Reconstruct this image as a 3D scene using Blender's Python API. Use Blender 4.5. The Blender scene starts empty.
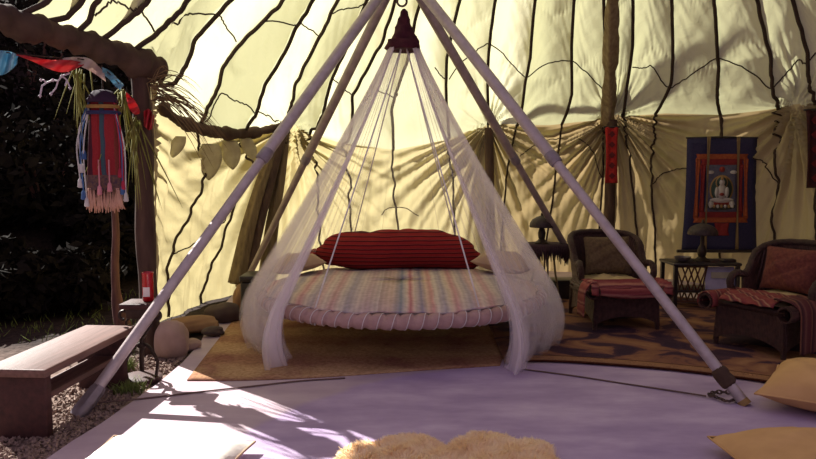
import bpy, math, random
import numpy as np
from mathutils import Vector, Matrix, Euler
random.seed(7); RNG = np.random.default_rng(11)
PI = math.pi
C = bpy.context.scene.collection
SC = bpy.context.scene

# ------------------------------------------------------------------ camera
F = 680.0; PITCH = math.atan(57/680); H = 1.35
CP, SP = math.cos(PITCH), math.sin(PITCH)
cam = bpy.data.cameras.new('camera'); cam.sensor_width = 36; cam.lens = 36*F/816
cam.clip_end = 300
co = bpy.data.objects.new('camera', cam); C.objects.link(co)
co.location = (0, 0, H); co.rotation_euler = (PI/2 - PITCH, 0, 0)
SC.camera = co

def at(px, py, Y):
    x = (px-408)/F; u = (229.5-py)/F
    d = np.array([x, CP+u*SP, -SP+u*CP])
    return d*Y/d[1] + np.array([0, 0, H])
def gnd(px, py, z=0.0):
    x = (px-408)/F; u = (229.5-py)/F
    d = np.array([x, CP+u*SP, -SP+u*CP])
    return d*(z-H)/d[2] + np.array([0, 0, H])
def proj(P):
    P = np.asarray(P, float); z = P[..., 2]-H
    d = P[..., 1]*CP - z*SP; u = P[..., 1]*SP + z*CP
    return np.stack([408+F*P[..., 0]/d, 229.5-F*u/d], -1)

# ------------------------------------------------------------------ materials
def new_mat(name):
    m = bpy.data.materials.new(name); m.use_nodes = True
    nt = m.node_tree; nt.nodes.clear()
    out = nt.nodes.new('ShaderNodeOutputMaterial')
    return m, nt, out
def L(nt, a, b): nt.links.new(a, b)
def N(nt, t, **kw):
    n = nt.nodes.new(t)
    for k, v in kw.items():
        if hasattr(n, k): setattr(n, k, v)
        else: n.inputs[k.replace('_', ' ')].default_value = v
    return n
def rgba(c): return (c[0], c[1], c[2], 1)
def ramp(nt, stops, interp='LINEAR'):
    r = nt.nodes.new('ShaderNodeValToRGB'); e = r.color_ramp
    e.interpolation = interp
    while len(e.elements) < len(stops): e.elements.new(0.5)
    for el, (p, c) in zip(e.elements, stops):
        el.position = p; el.color = rgba(c) if len(c) == 3 else c
    return r
def M(name, col, rough=0.7, col2=None, scale=8, detail=4, bump=0.0, bscale=None, metal=0.0, stretch=None, spec=0.3, wave=None):
    """plain surface with a noise variation between col and col2 and an optional bump"""
    m, nt, out = new_mat(name)
    b = N(nt, 'ShaderNodeBsdfPrincipled'); b.inputs['Roughness'].default_value = rough
    b.inputs['Metallic'].default_value = metal
    b.inputs['Specular IOR Level'].default_value = spec
    tc = N(nt, 'ShaderNodeTexCoord'); src = tc.outputs['Object']
    if stretch:
        mp = N(nt, 'ShaderNodeMapping'); mp.inputs['Scale'].default_value = stretch
        L(nt, src, mp.inputs['Vector']); src = mp.outputs['Vector']
    nz = N(nt, 'ShaderNodeTexNoise'); nz.inputs['Scale'].default_value = scale; nz.inputs['Detail'].default_value = detail
    L(nt, src, nz.inputs['Vector'])
    c2 = col2 if col2 else tuple(c*0.7 for c in col)
    r = ramp(nt, [(0.3, col), (0.7, c2)]); L(nt, nz.outputs['Fac'], r.inputs['Fac'])
    L(nt, r.outputs['Color'], b.inputs['Base Color'])
    if bump:
        if wave:
            w = N(nt, 'ShaderNodeTexWave'); w.inputs['Scale'].default_value = wave; w.inputs['Distortion'].default_value = 1.5
            L(nt, src, w.inputs['Vector']); hsrc = w.outputs['Fac']
        else:
            n2 = N(nt, 'ShaderNodeTexNoise'); n2.inputs['Scale'].default_value = bscale or scale*4
            n2.inputs['Detail'].default_value = 5
            L(nt, src, n2.inputs['Vector']); hsrc = n2.outputs['Fac']
        bp = N(nt, 'ShaderNodeBump'); bp.inputs['Strength'].default_value = bump; bp.inputs['Distance'].default_value = 0.01
        L(nt, hsrc, bp.inputs['Height']); L(nt, bp.outputs['Normal'], b.inputs['Normal'])
    L(nt, b.outputs['BSDF'], out.inputs['Surface'])
    return m
def M_stripes(name, stops, axis='X', scale=1.0, offset=0.0, distort=0.0, rough=0.85, weave=0.0, interp='LINEAR', repeat=True, rot=0.0):
    """woven cloth with stripes: a ramp over one object axis"""
    m, nt, out = new_mat(name)
    b = N(nt, 'ShaderNodeBsdfPrincipled'); b.inputs['Roughness'].default_value = rough
    b.inputs['Specular IOR Level'].default_value = 0.15
    tc = N(nt, 'ShaderNodeTexCoord')
    mp = N(nt, 'ShaderNodeMapping'); mp.inputs['Rotation'].default_value = (0, 0, rot)
    L(nt, tc.outputs['Object'], mp.inputs['Vector'])
    sx = N(nt, 'ShaderNodeSeparateXYZ'); L(nt, mp.outputs['Vector'], sx.inputs['Vector'])
    v = sx.outputs[axis]
    if distort:
        nz = N(nt, 'ShaderNodeTexNoise'); nz.inputs['Scale'].default_value = 6
        L(nt, tc.outputs['Object'], nz.inputs['Vector'])
        ma = N(nt, 'ShaderNodeMath', operation='MULTIPLY_ADD'); L(nt, nz.outputs['Fac'], ma.inputs[0])
        ma.inputs[1].default_value = distort; L(nt, v, ma.inputs[2]); v = ma.outputs[0]
    ml = N(nt, 'ShaderNodeMath', operation='MULTIPLY_ADD'); L(nt, v, ml.inputs[0]); ml.inputs[1].default_value = scale; ml.inputs[2].default_value = offset
    v = ml.outputs[0]
    if repeat:
        fr = N(nt, 'ShaderNodeMath', operation='FRACT'); L(nt, v, fr.inputs[0]); v = fr.outputs[0]
    r = ramp(nt, stops, interp); L(nt, v, r.inputs['Fac'])
    n2 = N(nt, 'ShaderNodeTexNoise'); n2.inputs['Scale'].default_value = 90; n2.inputs['Detail'].default_value = 3
    L(nt, tc.outputs['Object'], n2.inputs['Vector'])
    mx = N(nt, 'ShaderNodeMix', data_type='RGBA', blend_type='MULTIPLY'); mx.inputs['Factor'].default_value = 0.35
    L(nt, r.outputs['Color'], mx.inputs['A']); L(nt, n2.outputs['Fac'], mx.inputs['B'])
    L(nt, mx.outputs['Result'], b.inputs['Base Color'])
    bp = N(nt, 'ShaderNodeBump'); bp.inputs['Strength'].default_value = 0.3; bp.inputs['Distance'].default_value = 0.005
    L(nt, n2.outputs['Fac'], bp.inputs['Height']); L(nt, bp.outputs['Normal'], b.inputs['Normal'])
    L(nt, b.outputs['BSDF'], out.inputs['Surface'])
    return m

# ------------------------------------------------------------------ mesh builder
MATS = {}
class MB:
    def __init__(s): s.v = []; s.f = []; s.mi = []; s.n = 0; s.cm = 0
    def add(s, verts, faces):
        verts = np.asarray(verts, float).reshape(-1, 3)
        s.v.append(verts); o = s.n
        s.f.extend([tuple(i+o for i in f) for f in faces]); s.mi.extend([s.cm]*len(faces)); s.n += len(verts); return s
    def box(s, c, size, rot=0.0, taper=1.0, tilt=None):
        x, y, z = [k/2 for k in size]
        p = np.array([[-x, -y, -z], [x, -y, -z], [x, y, -z], [-x, y, -z], [-x*taper, -y*taper, z], [x*taper, -y*taper, z], [x*taper, y*taper, z], [-x*taper, y*taper, z]])
        R = np.array(Euler(tilt if tilt else (0, 0, rot)).to_matrix())
        return s.add(p@R.T+np.array(c), [(0, 3, 2, 1), (4, 5, 6, 7), (0, 1, 5, 4), (1, 2, 6, 5), (2, 3, 7, 6), (3, 0, 4, 7)])
    def rbox(s, c, size, r=0.02, rot=0.0, n=3, tilt=None):
        """box with rounded vertical edges and chamfered rims"""
        x, y, z = [k/2 for k in size]; r = min(r, x, y, z)
        R = np.array(Euler(tilt if tilt else (0, 0, rot)).to_matrix())
        rings = []
        for (zz, ins) in ((-z, r*.7), (-z+r*.3, r*.2), (-z+r, 0), (z-r, 0), (z-r*.3, r*.2), (z, r*.7)):
            ring = []
            for (sx, sy, a0) in ((1, 1, 0), (-1, 1, PI/2), (-1, -1, PI), (1, -1, 1.5*PI)):
                for k in range(n+1):
                    a = a0+PI/2*k/n
                    ring.append((sx*(x-r)+(r-ins)*math.cos(a), sy*(y-r)+(r-ins)*math.sin(a), zz))
            rings.append(ring)
        m = len(rings[0]); V = np.array(rings).reshape(-1, 3)@R.T+np.array(c); Fc = []
        for i in range(len(rings)-1):
            for j in range(m):
                k = (j+1) % m; Fc.append((i*m+j, i*m+k, (i+1)*m+k, (i+1)*m+j))
        Fc.append(tuple(range(m-1, -1, -1))); Fc.append(tuple((len(rings)-1)*m+j for j in range(m)))
        return s.add(V, Fc)
    def tube(s, path, rad, n=10, caps=True, closed=False, ex=None):
        """tube along a path; rad may be a list; ex(i, j) multiplies the radius"""
        P = np.asarray(path, float); k = len(P)
        rad = np.full(k, rad) if np.isscalar(rad) else np.asarray(rad, float)
        T = np.zeros_like(P)
        if closed: T = np.roll(P, -1, 0)-np.roll(P, 1, 0)
        else: T[1:-1] = P[2:]-P[:-2]; T[0] = P[1]-P[0]; T[-1] = P[-1]-P[-2]
        T /= np.linalg.norm(T, axis=1)[:, None]+1e-12
        up = np.array([0, 0, 1.0]) if abs(T[0][2]) < .9 else np.array([1.0, 0, 0])
        a = up-T[0]*np.dot(up, T[0]); a /= np.linalg.norm(a); V = []
        for i in range(k):
            a = a-T[i]*np.dot(a, T[i]); a /= np.linalg.norm(a)+1e-12; b = np.cross(T[i], a)
            for j in range(n):
                q = 2*PI*j/n; rr = rad[i]*(ex(i, j) if ex else 1)
                V.append(P[i]+rr*(math.cos(q)*a+math.sin(q)*b))
        Fc = []
        for i in range(k if closed else k-1):
            for j in range(n):
                j2 = (j+1) % n; i2 = (i+1) % k; Fc.append((i*n+j, i*n+j2, i2*n+j2, i2*n+j))
        if caps and not closed:
            Fc.append(tuple(range(n-1, -1, -1))); Fc.append(tuple((k-1)*n+j for j in range(n)))
        return s.add(V, Fc)
    def lathe(s, prof, c=(0, 0, 0), n=24, wob=None):
        V = []; Fc = []; k = len(prof)
        for i, (r, z) in enumerate(prof):
            for j in range(n):
                a = 2*PI*j/n; q = r*(wob(i, a) if wob else 1)
                V.append((c[0]+q*math.cos(a), c[1]+q*math.sin(a), c[2]+z))
        for i in range(k-1):
            for j in range(n):
                j2 = (j+1) % n; Fc.append((i*n+j, i*n+j2, (i+1)*n+j2, (i+1)*n+j))
        Fc.append(tuple(range(n-1, -1, -1))); Fc.append(tuple((k-1)*n+j for j in range(n)))
        return s.add(V, Fc)
    def grid(s, P, wrap=False):
        P = np.asarray(P, float); a, b = P.shape[:2]; Fc = []
        for i in range(a-1):
            for j in range(b if wrap else b-1):
                j2 = (j+1) % b; Fc.append((i*b+j, i*b+j2, (i+1)*b+j2, (i+1)*b+j))
        return s.add(P.reshape(-1, 3), Fc)
    def sheet(s, P, th=0.006):
        """a grid given a thickness along its normals: a closed slab"""
        P = np.asarray(P, float); du = np.gradient(P, axis=0); dv = np.gradient(P, axis=1)
        n = np.cross(du, dv); n /= np.linalg.norm(n, axis=-1)[..., None]+1e-12
        A = P+n*th/2; B = P-n*th/2; a, b = P.shape[:2]; Fc = []; o = a*b
        for i in range(a-1):
            for j in range(b-1):
                q = (i*b+j, i*b+j+1, (i+1)*b+j+1, (i+1)*b+j); Fc.append(q); Fc.append(tuple(o+k for k in q[::-1]))
        edge = [(0, j) for j in range(b)]+[(i, b-1) for i in range(1, a)]+[(a-1, j) for j in range(b-2, -1, -1)]+[(i, 0) for i in range(a-2, 0, -1)]
        ids = [i*b+j for i, j in edge]
        for k in range(len(ids)):
            p, q = ids[k], ids[(k+1) % len(ids)]; Fc.append((q, p, o+p, o+q))
        return s.add(np.concatenate([A.reshape(-1, 3), B.reshape(-1, 3)]), Fc)
    def build(s, name, mat, parent=None, smooth=True, world=True, loc=None, angle=40):
        V = np.concatenate(s.v)
        if parent is not None and world:
            V = (V-np.array(parent['_l']))@np.array(Euler((0, 0, parent['_r'])).to_matrix())
        if parent is None:
            if loc is None:
                lo, hi = V.min(0), V.max(0); loc = ((lo[0]+hi[0])/2, (lo[1]+hi[1])/2, lo[2])
            V = V-np.array(loc)
        me = bpy.data.meshes.new(name); me.from_pydata(V.tolist(), [], s.f); 
        mats = mat if isinstance(mat, (list, tuple)) else [mat]
        for m in mats: me.materials.append(m)
        if len(mats) > 1: me.polygons.foreach_set('material_index', s.mi)
        if smooth:
            me.polygons.foreach_set('use_smooth', [True]*len(me.polygons))
            if angle: me.set_sharp_from_angle(angle=math.radians(angle))
        me.validate(); me.update()
        o = bpy.data.objects.new(name, me); C.objects.link(o)
        if parent is not None: o.parent = parent
        else: o.location = loc; o['_l'] = list(map(float, loc)); o['_r'] = 0.0
        if parent is not None: o['_l'] = list(parent['_l']); o['_r'] = parent['_r']
        return o
def tag(o, label, cat, group=None, kind=None):
    o['label'] = label; o['category'] = cat
    if group: o['group'] = group
    if kind: o['kind'] = kind
    return o
def thing(name, label, cat, loc=(0, 0, 0), rotz=0.0, group=None):
    o = bpy.data.objects.new(name, None); C.objects.link(o); o.empty_display_size = .1
    o.location = tuple(map(float, loc)); o.rotation_euler = (0, 0, rotz); o['_l'] = list(map(float, loc)); o['_r'] = float(rotz)
    return tag(o, label, cat, group)
def struct(o): o['kind'] = 'structure'; return o
def smooth(x): x = np.clip(x, 0, 1); return x*x*(3-2*x)
def wob(x, seed, k=4):
    r = np.random.default_rng(seed); o = 0
    for i in range(k): o = o+np.sin(x*(1.7**i)+r.uniform(0, 6.28))/(1.4**i)
    return o/1.8
def spline(P, n=40):
    P = np.asarray(P, float); t = np.concatenate([[0], np.cumsum(np.linalg.norm(np.diff(P, axis=0), axis=1))])
    m = len(P); out = []
    Q = np.concatenate([[2*P[0]-P[1]], P, [2*P[-1]-P[-2]]])
    for u in np.linspace(0, t[-1], n):
        i = min(max(np.searchsorted(t, u, 'right')-1, 0), m-2); w = (u-t[i])/(t[i+1]-t[i]+1e-12)
        p0, p1, p2, p3 = Q[i], Q[i+1], Q[i+2], Q[i+3]
        out.append(.5*((2*p1)+(-p0+p2)*w+(2*p0-5*p1+4*p2-p3)*w*w+(-p0+3*p1-3*p2+p3)*w**3))
    return np.array(out)
def pillow_pts(w, d, h, n=22, seed=0, pinch=.07, flat=.5, wr=.012):
    """top and bottom grids of a cushion, corners pointed, resting on z = 0"""
    u = np.linspace(-1, 1, n); U, V = np.meshgrid(u, u, indexing='ij')
    X = U*w/2*(1-pinch*(1-V**2)*np.abs(U)**3); Y = V*d/2*(1-pinch*(1-U**2)*np.abs(V)**3)
    e = (np.clip(1-np.abs(U)**2.6, 0, 1)*np.clip(1-np.abs(V)**2.6, 0, 1))**.55
    nz = wr*(wob(U*5+V*3, seed)+wob(V*6-U*4, seed+1))*e
    zm = h*flat*.8
    T = np.stack([X, Y, zm+(h-zm)*e+nz], -1); B = np.stack([X, Y, zm-zm*e], -1)
    return T, B
def cushion(mb, T, B):
    n = T.shape[0]; Bc = B.copy()
    mb.grid(T.transpose(1, 0, 2)); mb.grid(Bc)
    return mb
def xf(P, loc=(0, 0, 0), e=(0, 0, 0)):
    return np.asarray(P)@np.array(Euler(e).to_matrix()).T+np.array(loc)

# ------------------------------------------------------------------ materials used
def cloth_f(name, c, c2):
    m, nt, out = new_mat(name); tc = N(nt, 'ShaderNodeTexCoord'); nz = N(nt, 'ShaderNodeTexNoise'); nz.inputs['Scale'].default_value = 7; L(nt, tc.outputs['Object'], nz.inputs['Vector'])
    r = ramp(nt, [(.4, c), (.6, c2)]); L(nt, nz.outputs['Fac'], r.inputs['Fac']); d = N(nt, 'ShaderNodeBsdfDiffuse'); t_ = N(nt, 'ShaderNodeBsdfTranslucent'); L(nt, r.outputs['Color'], d.inputs['Color']); L(nt, r.outputs['Color'], t_.inputs['Color'])
    mx = N(nt, 'ShaderNodeMixShader'); mx.inputs[0].default_value = .45; L(nt, d.outputs[0], mx.inputs[1]); L(nt, t_.outputs[0], mx.inputs[2]); L(nt, mx.outputs[0], out.inputs['Surface']); return m
def fabric_mat(name, c1, c2, thin, dim, c3):
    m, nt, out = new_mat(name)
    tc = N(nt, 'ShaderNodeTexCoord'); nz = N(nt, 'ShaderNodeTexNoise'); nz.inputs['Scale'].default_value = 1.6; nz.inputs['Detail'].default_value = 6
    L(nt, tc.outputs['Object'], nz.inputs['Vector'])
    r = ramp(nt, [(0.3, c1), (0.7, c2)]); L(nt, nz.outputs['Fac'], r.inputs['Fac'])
    at_ = N(nt, 'ShaderNodeAttribute'); at_.attribute_name = 'panel_and_shade'     # lowers translucency: varies per left gore, painted shade on the right side
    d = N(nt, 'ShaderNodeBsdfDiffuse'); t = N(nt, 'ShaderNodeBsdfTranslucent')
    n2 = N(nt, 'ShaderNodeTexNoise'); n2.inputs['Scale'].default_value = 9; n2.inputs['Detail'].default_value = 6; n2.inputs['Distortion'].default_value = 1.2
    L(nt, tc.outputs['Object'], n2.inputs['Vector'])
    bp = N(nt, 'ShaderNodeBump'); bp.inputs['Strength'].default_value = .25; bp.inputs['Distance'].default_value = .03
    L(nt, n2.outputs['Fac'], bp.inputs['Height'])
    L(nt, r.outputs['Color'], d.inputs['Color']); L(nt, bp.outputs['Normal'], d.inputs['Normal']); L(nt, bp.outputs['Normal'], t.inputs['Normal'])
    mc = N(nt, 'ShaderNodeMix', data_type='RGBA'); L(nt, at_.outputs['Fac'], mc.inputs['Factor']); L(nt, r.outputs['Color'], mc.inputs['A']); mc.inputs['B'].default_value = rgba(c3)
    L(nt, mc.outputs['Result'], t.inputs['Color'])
    mf = N(nt, 'ShaderNodeMapRange'); mf.inputs['To Min'].default_value = thin; mf.inputs['To Max'].default_value = dim; L(nt, at_.outputs['Fac'], mf.inputs['Value'])
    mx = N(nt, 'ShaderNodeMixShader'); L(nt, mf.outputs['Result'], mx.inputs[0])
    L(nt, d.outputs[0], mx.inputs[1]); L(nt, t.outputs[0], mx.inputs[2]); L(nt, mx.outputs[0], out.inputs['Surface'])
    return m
def net_mat():
    m, nt, out = new_mat('white_netting')
    a = N(nt, 'ShaderNodeAttribute'); a.attribute_name = 'gather'
    d = N(nt, 'ShaderNodeBsdfDiffuse'); d.inputs['Color'].default_value = (.86, .80, .84, 1)
    t = N(nt, 'ShaderNodeBsdfTranslucent'); t.inputs['Color'].default_value = (.86, .80, .84, 1)
    m1 = N(nt, 'ShaderNodeMixShader'); m1.inputs[0].default_value = .5; L(nt, d.outputs[0], m1.inputs[1]); L(nt, t.outputs[0], m1.inputs[2])
    tr = N(nt, 'ShaderNodeBsdfTransparent')
    m2 = N(nt, 'ShaderNodeMixShader'); L(nt, a.outputs['Fac'], m2.inputs[0]); L(nt, tr.outputs[0], m2.inputs[1]); L(nt, m1.outputs[0], m2.inputs[2])
    L(nt, m2.outputs[0], out.inputs['Surface'])
    return m
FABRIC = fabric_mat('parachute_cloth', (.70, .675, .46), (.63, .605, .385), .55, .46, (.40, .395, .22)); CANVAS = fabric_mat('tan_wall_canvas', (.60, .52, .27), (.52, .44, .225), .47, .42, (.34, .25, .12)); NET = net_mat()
TAPE = M('dark_seam_tape', (.05, .03, .02), .9)
STEEL = M('weathered_steel_pole', (.45, .385, .375), .45, (.34, .285, .28), 14, metal=.4, bump=.15, bscale=60)
STEEL_B = M('brownish_steel_pole', (.34, .27, .24), .5, (.24, .19, .17), 14, metal=.35)
STEEL_D = M('dull_steel_sleeve', (.27, .23, .25), .5, (.18, .15, .16), 20, metal=.5)
RUSTY = M('rusty_chain_metal', (.07, .05, .05), .6, (.13, .08, .06), 40, metal=.5)
IRON = M('black_wrought_iron', (.025, .016, .013), .5, (.05, .03, .02), 20, metal=.4)
WOOD_D = M('dark_brown_plank_wood', (.065, .021, .019), .65, (.035, .012, .011), 5, stretch=(6, .6, 6), bump=.3, bscale=30)
WOOD_TOP = M('weathered_plank_top', (.17, .09, .075), .6, (.10, .05, .04), 5, stretch=(8, .5, 8), bump=.3, bscale=30)
POST = M('dark_post_bark', (.09, .052, .035), .85, (.04, .02, .015), 6, stretch=(3, 3, .6), bump=.5, bscale=20)
WRAP = M('brown_wrapping_cloth', (.085, .05, .032), .95, (.045, .025, .017), 7, bump=.4, bscale=30)
BLACK = M('black_lacquer', (.018, .013, .014), .35, (.03, .02, .02), 8, spec=.5)
WICKER = M('dark_woven_rattan', (.085, .036, .03), .6, (.04, .017, .015), 30, bump=.9, wave=22)
WICKER_R = M('rattan_braid', (.095, .045, .038), .55, (.045, .02, .018), 40, bump=.9, wave=40)
BURG = M('burgundy_velvet', (.06, .008, .016), .9, (.035, .004, .01), 20, bump=.4)
COIL = M('pinkish_tan_wrapped_rope', (.42, .27, .24), .85, (.34, .21, .19), 20, bump=.4, bscale=90)
LACE = M('white_cord', (.75, .70, .68), .7)
MATT = M('cream_mattress_ticking', (.55, .46, .38), .9)
TANP = M('tan_cotton', (.42, .29, .19), .9, (.36, .24, .15), 10, bump=.2)
CREAMP = M('cream_cotton', (.46, .34, .18), .9, (.38, .27, .13), 10, bump=.2)
GOLD = M('golden_tan_suede', (.60, .36, .155), .85, (.50, .29, .12), 6, bump=.15)
OLIVE = M('olive_brown_brocade', (.13, .085, .04), .9, (.075, .045, .022), 45, bump=.3)
RUST = M('rust_red_brocade', (.16, .045, .028), .9, (.09, .022, .018), 45, bump=.3)
WHITEC = M('white_canvas', (.78, .73, .66), .9, (.72, .66, .58), 10, bump=.2)
FLEECE = cloth_f('cream_sheep_fleece', (.97, .85, .64), (.94, .78, .54))
ROCK = M('tan_fieldstone', (.42, .29, .23), .9, (.26, .17, .13), 6, bump=.6, bscale=14)
ROCK2 = M('rust_brown_sandstone', (.30, .17, .09), .9, (.2, .11, .06), 6, bump=.6, bscale=14)
ROCK3 = M('dark_grey_stone', (.10, .07, .055), .9, (.06, .04, .035), 6, bump=.6, bscale=14)
GRAVEL = M('brown_gravel', (.30, .21, .17), .9, (.15, .10, .08), 50, detail=6)
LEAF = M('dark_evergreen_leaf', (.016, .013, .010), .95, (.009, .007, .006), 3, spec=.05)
BARK = M('red_brown_bark', (.16, .07, .055), .85, (.08, .035, .03), 9, stretch=(4, 4, .6), bump=.4)
GRASS = M('fresh_green_grass', (.17, .20, .05), .8, (.10, .14, .03), 20)
STRAW = M('dry_straw', (.20, .13, .06), .85, (.12, .07, .03), 20)
REED = M('yellow_green_reed', (.22, .23, .045), .8, (.15, .13, .03), 20)
REDG = M('red_candle_glass', (.45, .008, .012), .15, (.32, .004, .008), 4, spec=.6)
LABELM = M('cream_paper_label', (.8, .72, .66), .8)

# ------------------------------------------------------------------ tent fabric
TC = np.array([1.1, 6.0]); TR = 3.35; APEX = np.array([1.5, 4.9, 5.6]); BUL = .2
PO = np.array([-1.92, 5.1]); BD = np.array([-.58, -.90])   # door post and the way the beam runs
TH_POST = math.atan2(PO[0]-TC[0], PO[1]-TC[1]); R_POST = float(np.hypot(*(PO-TC)))
def cyl_r(th):   # radius of the wall: eases from the post to the round
    return TR+(R_POST-TR)*np.exp(-((th-TH_POST)/.18)**2)
_ringpx = [(165, 112), (200, 128), (240, 134), (285, 126), (340, 143), (395, 150), (447, 140), (487, 125), (550, 125), (617, 116), (665, 113), (720, 115), (775, 110), (806, 105)]
def px_on_cyl(px, py):
    best = None
    ys = np.linspace(4.6, 10.5, 6000); x = (px-408)/F; u = (229.5-py)/F
    d = np.array([x, CP+u*SP, -SP+u*CP]); P = d[None]*(ys/d[1])[:, None]; P[:, 2] += H
    th = np.arctan2(P[:, 0]-TC[0], P[:, 1]-TC[1]); r = np.hypot(P[:, 0]-TC[0], P[:, 1]-TC[1])
    ins = r-cyl_r(th)
    cr = np.where((ins[:-1] < 0) & (ins[1:] >= 0))[0]
    i = cr[-1] if len(cr) else int(np.argmin(np.abs(ins)))
    return th[i], P[i, 2], P[i]
_rn = [px_on_cyl(*q) for q in _ringpx]
RING_T = np.array([TH_POST]+[q[0] for q in _rn]+[1.6, 2.3]); RING_Z = np.array([2.12]+[q[1] for q in _rn]+[2.05, 2.05])
def ring(th):
    th = np.asarray(th, float); r = cyl_r(th)
    z = np.interp(th, RING_T, RING_Z)
    # along the doorway the edge follows the beam
    dx, dy = np.sin(th), np.cos(th)
    rel = PO-TC; den = dx*BD[1]-dy*BD[0]
    t = (rel[0]*BD[1]-rel[1]*BD[0])/np.where(abs(den) < 1e-6, 1e-6, den)
    s = np.where(abs(BD[1]) > 0, (t*dy-rel[1])/BD[1], 0)
    left = th < TH_POST
    r = np.where(left, t, r); z = np.where(left, 2.19+.155*s, z)
    return np.stack([TC[0]+r*dx, TC[1]+r*dy, z], -1)
def roof_base(th, v):
    P = ring(th)*(1-v)[..., None]+APEX*v[..., None]
    P[..., 2] += BUL*np.sin(PI*v)
    return P
def wall_base(th, w):
    P = ring(th); Q = P.copy(); Q[..., 2] = P[..., 2]*(1-w)
    return Q
_th = np.radians(np.linspace(-127.5, 126, 2200))
_v = np.linspace(0, .62, 260); _RP = proj(roof_base(np.repeat(_th[:, None], len(_v), 1), np.repeat(_v[None], len(_th), 0)))
_thw = _th[(_th >= TH_POST) & (_th < 1.35)]; _w = np.linspace(0, 1, 200); _WP = proj(wall_base(np.repeat(_thw[:, None], len(_w), 1), np.repeat(_w[None], len(_thw), 0)))
def px_roof(px, py):
    k = np.argmin((_RP[..., 0]-px)**2+(_RP[..., 1]-py)**2); i, j = np.unravel_index(k, _RP.shape[:2]); return _th[i], _v[j]
def px_wall(px, py):
    k = np.argmin((_WP[..., 0]-px)**2+(_WP[..., 1]-py)**2); i, j = np.unravel_index(k, _WP.shape[:2]); return _thw[i], _w[j]
SEAMS = [  # (roof points from the lower edge up, wall points downwards)
    ([(20, 11), (43, 0)], None), ([(41, 20), (65, 15), (78, 0)], None), ([(76, 30), (86, 20), (93, 0)], None),
    ([(100, 38), (118, 25), (143, 0)], None), ([(133, 49), (160, 26), (182, 0)], None),
    ([(156, 77), (190, 45), (235, 0)], []),
    ([(197, 122), (202, 101), (238, 46), (280, 0)], [(205, 165), (186, 215), (170, 255), (166, 320)]),
    ([(242, 127), (244, 111), (284, 52), (310, 0)], [(252, 160), (235, 215), (203, 318)]),
    ([(281, 122), (287, 95), (318, 34), (336, 0)], [(272, 170), (255, 240), (240, 285)]),
    ([(310, 126), (330, 82), (352, 33), (367, 0)], [(318, 190), (318, 240), (325, 270)]),
    ([(345, 139), (352, 95), (382, 42), (395, 0)], [(350, 180), (350, 230), (350, 265)]),
    ([(393, 148), (391, 109), (406, 61), (420, 0)], [(393, 190), (398, 240)]),
    ([(449, 135), (447, 57), (460, 0)], [(452, 180), (455, 240)]),
    ([(488, 118), (489, 48), (495, 0)], [(490, 170), (491, 240)]),
    ([(517, 122), (530, 57), (535, 0)], [(507, 170), (501, 240)]),
    ([(562, 122), (572, 90), (572, 44), (574, 0)], [(557, 160), (553, 200), (545, 250)]),
    ([(606, 114), (607, 60), (604, 0)], [(604, 160), (598, 250)]),
    ([(626, 112), (628, 85), (633, 44), (633, 0)], [(630, 160), (640, 250)]),
    ([(656, 112), (672, 80), (672, 0)], [(652, 152), (654, 200), (656, 260)]),
    ([(721, 114), (718, 57), (714, 0)], [(721, 150), (722, 250)]),
    ([(782, 109), (781, 95), (772, 65), (758, 0)], [(778, 160), (776, 200), (774, 250)]),
]
S_R = []; S_W = []
for ro, wa in SEAMS:
    q = [px_roof(*p) for p in ro]; q.sort(key=lambda t: t[1]); S_R.append((np.array([t[1] for t in q]), np.array([t[0] for t in q])))
    if wa is None: S_W.append(None)
    else:
        t0 = np.interp(0, S_R[-1][0], S_R[-1][1]); z = [(t0, 0.0)]+[px_wall(*p) for p in wa]
        if not wa: z = [(TH_POST, 0), (TH_POST, 1)]
        S_W.append((np.array([t[1] for t in z]), np.array([t[0] for t in z])))
t_last = S_R[-1][1][0]
for k in range(1, 9):
    t = t_last+.145*k; S_R.append((np.array([0, 1.0]), np.array([t, t-.02]))); S_W.append((np.array([0, 1.0]), np.array([t, t])))
I_POST = 5
S_R[I_POST] = (np.concatenate([[0.0], S_R[I_POST][0]+.002]), np.concatenate([[TH_POST], S_R[I_POST][1]]))
NS = len(S_R)
def seam_th_roof(i, v): return np.interp(v, S_R[i][0], S_R[i][1])
def seam_th_wall(i, w): return np.interp(w, S_W[i][0], S_W[i][1])
def col_theta(fn, c, v):
    i = np.clip(np.floor(c).astype(int), 0, NS-2); f = c-i; out = np.zeros_like(v)
    for k in np.unique(i):
        m = i == k; out[m] = fn(k, v[m])*(1-f[m])+fn(k+1, v[m])*f[m]
    return out
CINCH = [(TH_POST, 2.10)]+[px_on_cyl(*q)[:2] for q in ((285, 126), (487, 125), (616, 116), (807, 105))]+[(1.62, 2.05), (2.05, 2.05)]
def pinch(P, th, depth):
    """draw the cloth inwards at the tie points"""
    d = np.zeros_like(th)
    for (tk, zk) in CINCH: d = np.maximum(d, np.exp(-(((th-tk)*TR)/.22)**2))
    return d*depth
def fan(ds, dz, seed, n, amp, r0, r1):
    """folds that radiate from a tie point"""
    rho = np.hypot(ds, dz); phi = np.arctan2(ds, dz+.02)
    a = amp*smooth(rho/r0)*np.exp(-rho/r1)
    return a*(np.sin(n*phi+2.2*wob(phi*5, seed))+.45*np.sin(2.3*n*phi+wob(phi*9, seed+5)*2)), rho
def outward(th, up):
    n = np.stack([np.sin(th)*(1-up), np.cos(th)*(1-up), np.full_like(th, up)], -1); return n/np.linalg.norm(n, axis=-1)[..., None]
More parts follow.
